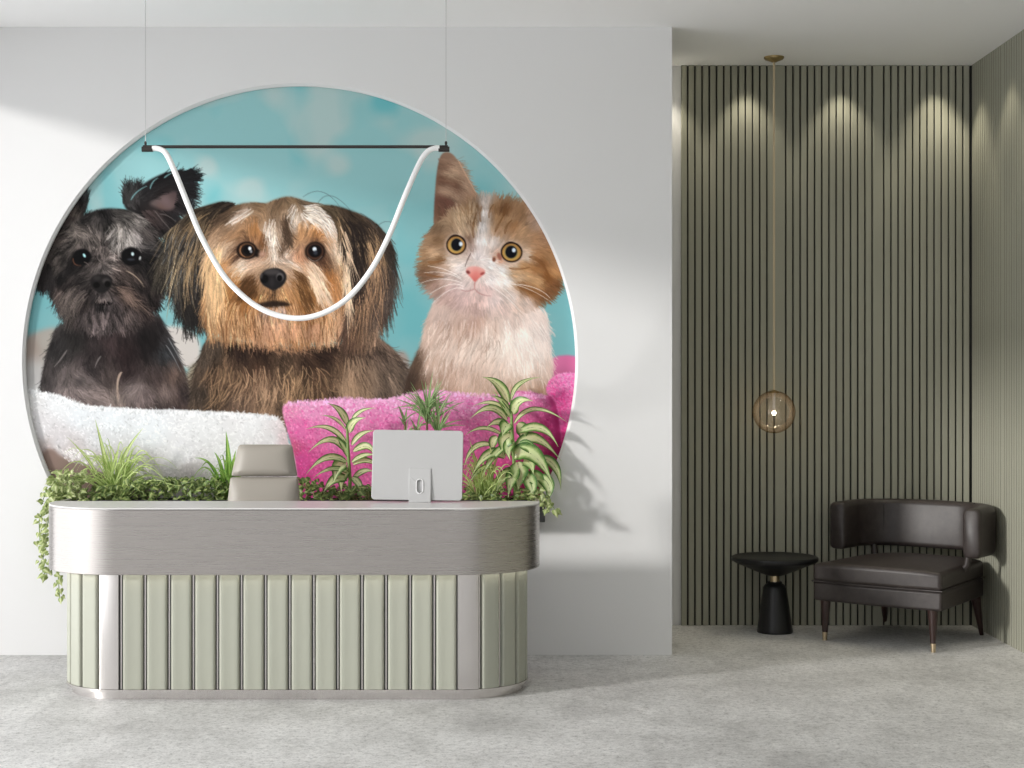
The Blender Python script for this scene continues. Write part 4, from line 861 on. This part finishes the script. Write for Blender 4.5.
L2 = [((500, 210), (435, 95), (330, 45), 66), ((520, 190), (575, 88), (715, 45), 30), ((510, 260), (450, 195), (380, 165), 44), ((500, 300), (405, 212), (268, 236), 32), ((490, 320), (385, 245), (253, 315), 50), ((530, 280), (575, 205), (662, 200), 74),
      ((540, 340), (680, 250), (887, 342), 32), ((500, 400), (440, 335), (358, 372), 55), ((470, 420), (340, 372), (220, 422), 28), ((505, 340), (478, 372), (462, 425), 84), ((560, 345), (592, 395), (582, 465), 80), ((525, 430), (480, 460), (470, 560), 100),
      ((560, 400), (710, 375), (822, 495), 58), ((550, 520), (670, 440), (842, 585), 76), ((530, 560), (660, 545), (795, 752), 118), ((480, 560), (370, 545), (258, 695), 66), ((400, 480), (280, 500), (215, 635), 38), ((560, 590), (568, 670), (562, 775), 118),
      ((600, 580), (640, 600), (662, 670), 90), ((620, 680), (690, 710), (725, 800), 100), ((430, 430), (400, 470), (410, 545), 54), ((515, 300), (470, 230), (395, 115), 34), ((440, 640), (335, 630), (238, 745), 34), ((690, 690), (760, 740), (745, 860), 80), ((700, 560), (800, 620), (838, 770), 60), ((540, 450), (500, 500), (515, 580), 70), ((545, 640), (470, 690), (420, 800), 70), ((600, 660), (650, 740), (640, 840), 84), ((500, 480), (400, 560), (330, 700), 50), ((570, 480), (640, 500), (700, 600), 70), ((560, 620), (520, 700), (500, 820), 80)]
big_plant('dieffenbachia', 'tall bushy variegated plant at the right end of the planter', 514, 8.075, zpts(L2, 430, 370, 6.4), [(511, 400), (512, 430), (514, 465), (516, 505)], 1.1, 5)

def grass(name, label, x, y, D, mat, tall, n, rnd, reach=(28, 58), h=(18, 55), w=.011, lean=(-1, 1), prof='blade', nfoliage='foliage'):
    root = plant(name, label, 'plant', x, D); mb = MB(); px = F/D
    for a, b, c, wd in tall: leaf(mb, (P(*a, D), P(*b, D-.01), P(*c, D-.02)), wd/px, prof, .3, 14)
    for i in range(n):
        s = rnd.uniform(*lean); rc = rnd.uniform(*reach)*abs(s)**.7*(1 if s > 0 else -1); hh = rnd.uniform(*h)*(1-.35*abs(s)); dd = rnd.uniform(-.16, .05)
        bx = x+rnd.uniform(-9, 9)
        drop = hh*rnd.uniform(.1, 1.25)*abs(s)
        a = P(bx, 504, D); b = P(bx+rc*.5, y-hh*.85, D+dd*.5); c = P(bx+rc, y-hh*.85+drop-hh*.15*(1-abs(s)), min(D+dd, DW-.03))
        leaf(mb, (a, b, c), w*rnd.uniform(.5, 1.15), prof, .25, 14, rnd.uniform(-.6, .6))
    child(mb, nfoliage, mat, root, smooth=True, angle=180)
    return root
rnd = random.Random(11)
grass('spider_plant', 'light green grassy plant with arching blades at the left end of the planter', 115, 492, 8.075, M['grass'],
      [((114, 502), (106, 462), (95, 419), 6), ((117, 502), (121, 465), (143, 428), 7), ((118, 502), (124, 475), (133, 446), 5), ((112, 502), (112, 478), (112, 455), 5), ((110, 502), (92, 466), (66, 436), 3), ((121, 502), (133, 468), (150, 452), 3)], 95, rnd, (30, 70), (14, 58), .0088)
grass('grass_plant', 'bright green grassy tuft beside the right edge of the monitor', 486, 496, 8.06, M['grass'],
      [((486, 503), (478, 470), (469, 438), 4), ((488, 503), (484, 475), (483, 452), 4), ((484, 503), (480, 480), (478, 462), 5), ((490, 503), (497, 478), (512, 470), 4), ((488, 503), (493, 472), (500, 452), 3)], 58, rnd, (18, 42), (12, 50), .0105)
grass('fern', 'green fern tuft rising behind the left side of the office chair', 229, 494, 8.075, M['fern'],
      [((230, 503), (229, 465), (226, 431), 8), ((226, 503), (222, 470), (214, 452), 5), ((224, 503), (213, 468), (194, 458), 4), ((232, 503), (233, 470), (236, 450), 5)], 60, rnd, (14, 44), (10, 46), .009, (-1, .4))
def spiky(name, label, D, tufts, seed):
    rnd = random.Random(seed); root = plant(name, label, 'plant', tufts[0][0], D); mb = MB(); st = MB(); px = F/D
    for (x, y, r_, n) in tufts:
        for i in range(n):
            a = math.radians(rnd.uniform(-105, 105)*(rnd.random()**.7)); l_ = r_*rnd.uniform(.6, 1.0)
            yy = y+rnd.uniform(-10, 12)
            a0 = P(x, yy, D); c = P(x+l_*math.sin(a), yy-l_*math.cos(a)+4*abs(math.sin(a)), D+rnd.uniform(-.11, .08)); b = (a0+c)/2+Vector((0, 0, .012*abs(math.sin(a))))
            leaf(mb, (a0, b, c), .0105*rnd.uniform(.7, 1.1), 'blade', .3, 7)
        q = P(x, y-8, D); st.tube([(q.x, q.y, SOIL-.01), (q.x, q.y, (q.z+SOIL)/2), q], .006, 8)
    child(mb, 'foliage', M['needle'], root, smooth=True, angle=180); child(st, 'stem', M['bark'], root, smooth=True)
spiky('dracaena', 'spiky narrow-leaved dracaena showing above the monitor', 8.05, [(427, 414, 40, 46), (438, 424, 34, 26), (405, 430, 22, 14), (417, 436, 26, 8)], 4)

def ivy(name, label, seeds, n, size, D, seed, mats='ivy', vines=()):
    """seeds: boxes (x0, x1, y0, y1) in which the leaves lie; vines: hanging stems"""
    rnd = random.Random(seed); x = sum(b[0]+b[1] for b in seeds)/2/len(seeds); root = plant(name, label, 'plant', x, D, 'ivy plants in the long planter')
    mb, st = MB(), MB(); area = [(b[1]-b[0])*(b[3]-b[2]) for b in seeds]; px = F/D
    for b, ar in zip(seeds, area):
        for i in range(int(n*ar/sum(area))):
            d = D+rnd.uniform(-.09, .06); p = P(rnd.uniform(b[0], b[1]), b[3]-(b[3]-b[2])*rnd.random()**.8, d)
            a = rnd.uniform(0, 6.28); heart(mb, p, (math.cos(a), -.5, math.sin(a)*.6-.45), (rnd.uniform(-.7, .5), -.7, rnd.uniform(.2, 1)), size*rnd.uniform(.6, 1.2))
        for i in range(3):
            xa, xb = sorted((rnd.uniform(b[0], b[1]), rnd.uniform(b[0], b[1])))
            st.tube([(P(xa, 0, D).x, D+rnd.uniform(-.03, .03), SOIL-.005), P((xa+xb)/2, b[2]+6, D), P(xb+1, b[2]+10, D-.03)], .002, 5)
    for pts, k in vines:
        q = [P(x_, y_, d_) for x_, y_, d_ in pts]; st.tube(q, .0022, 6)
        for i in range(k):
            t = (i+rnd.random()*.5)/k*(len(q)-1); j = min(int(t), len(q)-2); p = q[j].lerp(q[j+1], t-j)
            a = rnd.uniform(-1, 1); heart(mb, p+Vector((rnd.uniform(-.02, .02), rnd.uniform(-.03, .01), rnd.uniform(-.01, .01))), (a, -.25, -.6), (rnd.uniform(-.6, .3), -.8, .5), size*rnd.uniform(.7, 1.2))
    child(mb, 'foliage', M[mats], root); child(st, 'vine', M['stem'], root, smooth=True)
ivy('ivy', 'trailing ivy spilling over the left end of the planter', [(42, 70, 484, 512), (50, 84, 470, 502)], 230, .033, 8.03, 21, 'ivy_light',
    [([(62, 498, 8.01), (52, 505, 7.97), (46, 530, 7.965), (43, 560, 7.965), (45, 578, 7.965)], 34), ([(66, 498, 8.01), (60, 506, 7.97), (56, 540, 7.965), (58, 575, 7.965), (60, 602, 7.965)], 34), ([(58, 496, 8.01), (48, 500, 7.97), (39, 520, 7.965), (40, 545, 7.965)], 22), ([(70, 498, 8.01), (66, 506, 7.97), (62, 525, 7.965), (64, 558, 7.965)], 26), ([(60, 498, 8.01), (54, 506, 7.97), (50, 545, 7.965), (52, 575, 7.965)], 26)])
ivy('ivy', 'low dark green ivy between the grassy plant and the office chair', [(120, 232, 480, 504), (84, 120, 484, 504), (140, 225, 477, 488)], 430, .033, 8.06, 22)
ivy('ivy', 'low ivy under the striped dracaena beside the office chair', [(298, 376, 484, 504), (300, 320, 478, 490)], 210, .032, 8.06, 23)
ivy('ivy', 'small ivy sprig hanging off the right end of the planter', [(528, 548, 488, 506)], 44, .034, 8.04, 24, 'ivy_light', [([(536, 500, 8.01), (548, 500, 7.97), (554, 508, 7.965), (553, 514, 7.965)], 9), ([(530, 502, 8.01), (545, 504, 8.01), (549, 513, 7.965)], 7)])
ivy('ivy', 'low ivy around the grassy tuft beside the monitor', [(462, 530, 488, 504)], 110, .03, 8.07, 25)

# ------------------------------------------------------------------ hanging light over the desk
M['bar'] = material('dark_bronze', (.05, .045, .042), .4, .7)
M['tube'] = material('white_light_tube', (.85, .85, .85), .4, emit=.06, emit_color=(1, 1, 1))
M['wire'] = material('steel_wire', (.55, .55, .55), .35, .5)
D = 7.3
lp = thing('pendant_light', 'long dark bar pendant with a drooping white light tube over the desk', 'lamp', P(295, 147, D))
def lchild(mb, name, mat, **kw):
    o = mb.build(name, mat, lp, **kw); o.matrix_parent_inverse = Matrix.Translation(-lp.location); return o
lchild(MB().tube([P(143, 146.8, D), P(448, 146.8, D)], .0075, 10), 'bar', M['bar'], smooth=True)
for xa, xb in ((142, 153), (438.5, 449.5)):
    lchild(MB().tube([P(xa, 149.2, D), P(xb, 149.2, D)], .0125, 16), 'end_cap', M['bar'], smooth=True)
Z = [(95, 83), (108, 83), (122, 87), (137, 101), (160, 150), (200, 250), (240, 345), (300, 450), (360, 515), (420, 556), (490, 578), (555, 577), (620, 553), (680, 508), (740, 430), (790, 332), (830, 232), (865, 150), (885, 111), (902, 91), (918, 83), (935, 82)]
cps = [P(120+x/2.926, 120+y/2.926, D) for x, y in Z]
pts = []
for i in range(len(cps)-1):
    p0, p1, p2, p3 = cps[max(i-1, 0)], cps[i], cps[i+1], cps[min(i+2, len(cps)-1)]
    for k in range(6):
        t = k/6; pts.append(.5*((2*p1)+(p2-p0)*t+(2*p0-5*p1+4*p2-p3)*t*t+(3*p1-p0-3*p2+p3)*t**3))
pts.append(cps[-1])
lchild(MB().tube(pts, .0128, 14), 'light_tube', M['tube'], smooth=True)
for xx in (145.5, 446):
    q = P(xx, 146, D); lchild(MB().tube([q, (q.x, q.y, H)], .0016, 6), 'cable', M['wire'], smooth=True)
    lchild(MB().lathe([(.004, 0), (.006, .004), (.006, .014), (.003, .018)], (q.x, q.y, q.z+.004), 12), 'cable_gripper', M['bar'], smooth=True)

# ------------------------------------------------------------------ glass globe pendant
M['brass'] = material('aged_brass', (.42, .32, .16), .32, 1)
M['cord'] = material('tan_cord', (.58, .48, .32), .45)
D = 8.905; X0 = (774-512)/F*D; zc = CAMZ+(382-412)/F*D; rg = .1185
gp = thing('globe_pendant', 'smoky glass globe pendant on a long brass cord before the green slats', 'lamp', (X0, D, H))
MB().lathe([(.012, -.03), (.02, -.026), (.05, -.014), (.056, -.006), (.056, 0)], (0, 0, 0)).build('canopy', M['brass'], gp, smooth=True)
MB().tube([(0, 0, -.02), (0, 0, (zc-H)/2), (0, 0, zc+rg-H)], .0062, 8).build('cord', M['cord'], gp, smooth=True)
m = M['globe'] = bpy.data.materials.new('smoked_glass'); m.use_nodes = True; nt = m.node_tree
nt.nodes.remove(nt.nodes['Principled BSDF'])
tr = nt.nodes.new('ShaderNodeBsdfTransparent'); gl = nt.nodes.new('ShaderNodeBsdfGlossy'); gl.inputs['Roughness'].default_value = .03; gl.inputs['Color'].default_value = (1, .85, .7, 1)
lw = nt.nodes.new('ShaderNodeLayerWeight'); lw.inputs['Blend'].default_value = .28
cr = nt.nodes.new('ShaderNodeValToRGB'); cr.color_ramp.elements[0].color = (1, .97, .94, 1); cr.color_ramp.elements[0].position = .25; cr.color_ramp.elements[1].color = (.50, .40, .33, 1); cr.color_ramp.elements[1].position = .95
ms = nt.nodes.new('ShaderNodeMixShader'); mrg = nt.nodes.new('ShaderNodeMapRange'); mrg.inputs[3].default_value = .09; mrg.inputs[4].default_value = .45
nt.links.new(lw.outputs['Facing'], cr.inputs[0]); nt.links.new(cr.outputs[0], tr.inputs[0]); nt.links.new(lw.outputs['Fresnel'], mrg.inputs[0]); nt.links.new(mrg.outputs[0], ms.inputs[0])
nt.links.new(tr.outputs[0], ms.inputs[1]); nt.links.new(gl.outputs[0], ms.inputs[2]); nt.links.new(ms.outputs[0], nt.nodes['Material Output'].inputs[0])
prof = [(max(.001, rg*math.sin(math.pi*i/28)), zc-H-rg*math.cos(math.pi*i/28)) for i in range(29)]
MB().lathe(prof, n=56).build('globe', M['globe'], gp, smooth=True, angle=180)
M['stemglass'] = material('frosted_stem', (.7, .68, .64), .3)
MB().tube([(0, 0, zc+rg-H), (0, 0, zc+.03-H)], .008, 10).build('inner_stem', M['stemglass'], gp, smooth=True)
M['bulb'] = material('warm_bulb', (1, .8, .55), .5, emit=70, emit_color=(1, .78, .5))
MB().lathe([(max(.0005, .0105*math.sin(math.pi*i/12)), zc-.006-H-.0105*math.cos(math.pi*i/12)) for i in range(13)], n=20).build('bulb', M['bulb'], gp, smooth=True, angle=180)
MB().lathe([(.0085, zc+.004-H), (.0085, zc+.03-H)], n=16).build('socket', M['stemglass'], gp, smooth=True)
MB().lathe([(.03, zc+rg-.012-H), (.033, zc+rg-.006-H), (.012, zc+rg+.004-H)], n=24).build('cap', M['brass'], gp, smooth=True)

# ------------------------------------------------------------------ black side table
M['blk'] = material('black_lacquer', (.008, .008, .009), .36, spec=.4)
M['brassn'] = material('brushed_brass', (.50, .40, .26), .3, 1)
D = 8.895; tx = (774.8-512)/F*D
st = thing('side_table', 'round black side table with bell-shaped base and brass neck', 'table', (tx, D, 0))
zt = lambda y: CAMZ+(382-y)/F*D
MB().lathe([(.097, 0), (.0985, .006), (.098, .016), (.090, .065), (.079, .15), (.068, .22), (.064, .25), (.055, .264), (.043, .272), (.040, .282), (.0, .284)], n=48).build('base', M['blk'], st, smooth=True)
MB().lathe([(.027, .28), (.027, .318)], n=32).build('neck', M['brassn'], st, smooth=True)
MB().lathe([(.03, .314), (.045, .317), (.10, .338), (.17, .368), (.225, .390), (.238, .400), (.2405, .410), (.238, .420), (.228, .4235), (.218, .420), (.0, .420)], n=64).build('tabletop', M['blk'], st, smooth=True)

# ------------------------------------------------------------------ lounge chair
m = M['leather'] = material('dark_brown_leather', (.035, .027, .025), .46, spec=.45)
f = noise(m, 26, 6, .65); link(m, ramp(m, [(.3, (.022, .0165, .0155)), (.7, (.041, .032, .0295))], f), bsdf(m).inputs['Base Color']); bump(m, noise(m, 160, 4, .7), .14, .003)
M['legwood'] = material('dark_wood', (.03, .014, .012), .3)
M['tip'] = material('brass_tip', (.62, .50, .34), .3, 1)
lc = thing('lounge_chair', 'dark brown leather lounge chair with wraparound back in the green corner', 'chair', (2.144, 8.70, 0), math.atan2(-.623, .782))
def soft_block(front, back, y0, y1, z0, z1, nx=8, ny=8, crown=.0, bow=.02):
    vs = []; fs = []
    for s in (0, 1):
        for j in range(ny+1):
            t = j/ny; w = front+(back-front)*t
            for i in range(nx+1):
                u = i/nx*2-1
                y = y0+(y1-y0)*t - bow*(1-u*u)*(1-t)+bow*1.2*(1-u*u)*t
                vs.append((u*w, y, z0 if s == 0 else z1+crown*(1-u**4)*math.sin(math.pi*min(1, max(0, t*.92+.04)))**.6))
    n = (nx+1)*(ny+1); I = lambda s, j, i: s*n+j*(nx+1)+i
    for j in range(ny):
        for i in range(nx): fs += [(I(1, j, i), I(1, j, i+1), I(1, j+1, i+1), I(1, j+1, i)), (I(0, j, i+1), I(0, j, i), I(0, j+1, i), I(0, j+1, i+1))]
    for i in range(nx): fs += [(I(0, 0, i), I(0, 0, i+1), I(1, 0, i+1), I(1, 0, i)), (I(0, ny, i+1), I(0, ny, i), I(1, ny, i), I(1, ny, i+1))]
    for j in range(ny): fs += [(I(0, j+1, 0), I(0, j, 0), I(1, j, 0), I(1, j+1, 0)), (I(0, j, nx), I(0, j+1, nx), I(1, j+1, nx), I(1, j, nx))]
    return MB().add(vs, fs)
soft_block(.366, .30, -.375, .34, .215, .316).build('seat_frame', M['leather'], lc, bevel=.014, seg=3)
soft_block(.368, .30, -.383, .34, .317, .412, crown=.034).build('seat_cushion', M['leather'], lc, bevel=.022, seg=4)
pp = []
for u in [i/16*2-1 for i in range(17)]: pp.append((u*.368, -.381-.02*(1-u*u), .319))
pp += [(.328, .0, .319), (.30, .34, .319)]; pp = [(-.30, .34, .319), (-.328, 0, .319)]+pp
MB().tube(pp, .004, 8).build('piping', M['leather'], lc, smooth=True)
# wraparound back: rounded section swept along a U
def upath(t):
    """t -1..1, left arm end round the back to right arm end"""
    a, yb, yf = .388, .33, -.055; rr = .22
    segs = [('l', (-a, yf), (-a, yb-rr)), ('c', (-a+rr, yb-rr), 180, 90), ('l', (-a+rr, yb), (a-rr, yb)), ('c', (a-rr, yb-rr), 90, 0), ('l', (a, yb-rr), (a, yf))]
    ls = [(math.dist(s[1], s[2]) if s[0] == 'l' else rr*math.pi/2) for s in segs]; T = (t+1)/2*sum(ls)
    for s, l in zip(segs, ls):
        if T <= l+1e-9:
            f_ = T/l
            if s[0] == 'l':
                d = ((s[2][0]-s[1][0])/l, (s[2][1]-s[1][1])/l); return (s[1][0]+d[0]*T, s[1][1]+d[1]*T), (-d[1], d[0])
            an = math.radians(s[2]+(s[3]-s[2])*f_); return (s[1][0]+rr*math.cos(an), s[1][1]+rr*math.sin(an)), (math.cos(an), math.sin(an))
        T -= l
    return (a, yf), (1, 0)
def sect(th, h, r, n=5):
    pts = []
    for cx, cz, a0 in ((th/2-r, h/2-r, 0), (-th/2+r, h/2-r, 90), (-th/2+r, -h/2+r, 180), (th/2-r, -h/2+r, 270)):
        for i in range(n+1):
            an = math.radians(a0+90*i/n); pts.append((cx+r*math.cos(an), cz+r*math.sin(an)))
    return pts
sec = sect(.098, .262, .03); NS = 56; vs = []; fs = []; k = len(sec)
ts = [-1+.0*0]+[-1+.012]+[-1+.035]+[-.94+1.88*i/(NS) for i in range(NS+1)]+[1-.035, 1-.012, 1]
scs = {0: .74, 1: .93, 2: 1.0}
for i, t in enumerate(ts):
    (x, y), (nx, ny) = upath(t); j = min(i, len(ts)-1-i); sc_ = scs.get(j, 1.0)
    lift = .006*(1-abs(t))
    if nx*x+ny*(y-0) < 0: nx, ny = -nx, -ny
    for o_, z in sec:
        zz = z*(1-(1-sc_)*.35); vs.append((x+nx*o_*sc_, y+ny*o_*sc_+(.02*(z/.136) if abs(t) < .6 else 0)*(1-abs(t)/.6), .592+zz+lift))
for i in range(len(ts)-1):
    for j in range(k): fs.append((i*k+j, i*k+(j+1) % k, (i+1)*k+(j+1) % k, (i+1)*k+j))
fs += [tuple(range(k-1, -1, -1)), tuple(range((len(ts)-1)*k, len(ts)*k))]
MB().add(vs, fs).build('backrest', M['leather'], lc, smooth=True, angle=60)
M['seam'] = material('leather_seam', (.012, .009, .009), .5)
for t in (-.42, .42):
    (x, y), (nx, ny) = upath(t); nx, ny = (-nx, -ny) if nx*x+ny*y > 0 else (nx, ny)
    MB().tube([(x+nx*.049, y+ny*.049, .592-.10), (x+nx*.0495, y+ny*.0495, .59), (x+nx*.049, y+ny*.049, .592+.105), (x+nx*.02, y+ny*.02, .592+.137)], .0022, 6).build('seam', M['seam'], lc, smooth=True)
for x, y in ((-.30, .24), (.345, .0)):
    MB().tube([(x*.85, y*.9, .36), (x, y, .42), (x*1.04, y*1.02, .50)], .018, 10).build('back_support', M['leather'], lc, smooth=True)
for x, y, dx, dy in ((-.305, -.345, -.004, -.004), (.305, -.345, .004, -.004), (-.27, .29, -.02, .06), (.27, .29, .012, .06)):
    top_, bot = Vector((x, y, .225)), Vector((x+dx, y+dy, 0)); mid = top_.lerp(bot, .80)
    lg = MB().tube([top_, mid], [.028, .0145], 12).build('leg', M['legwood'], lc, smooth=True)
    MB().tube([mid, bot], [.0148, .0115], 12).build('brass_tip' if y < 0 else 'tip', M['tip'] if y < 0 else M['legwood'], lg, smooth=True)
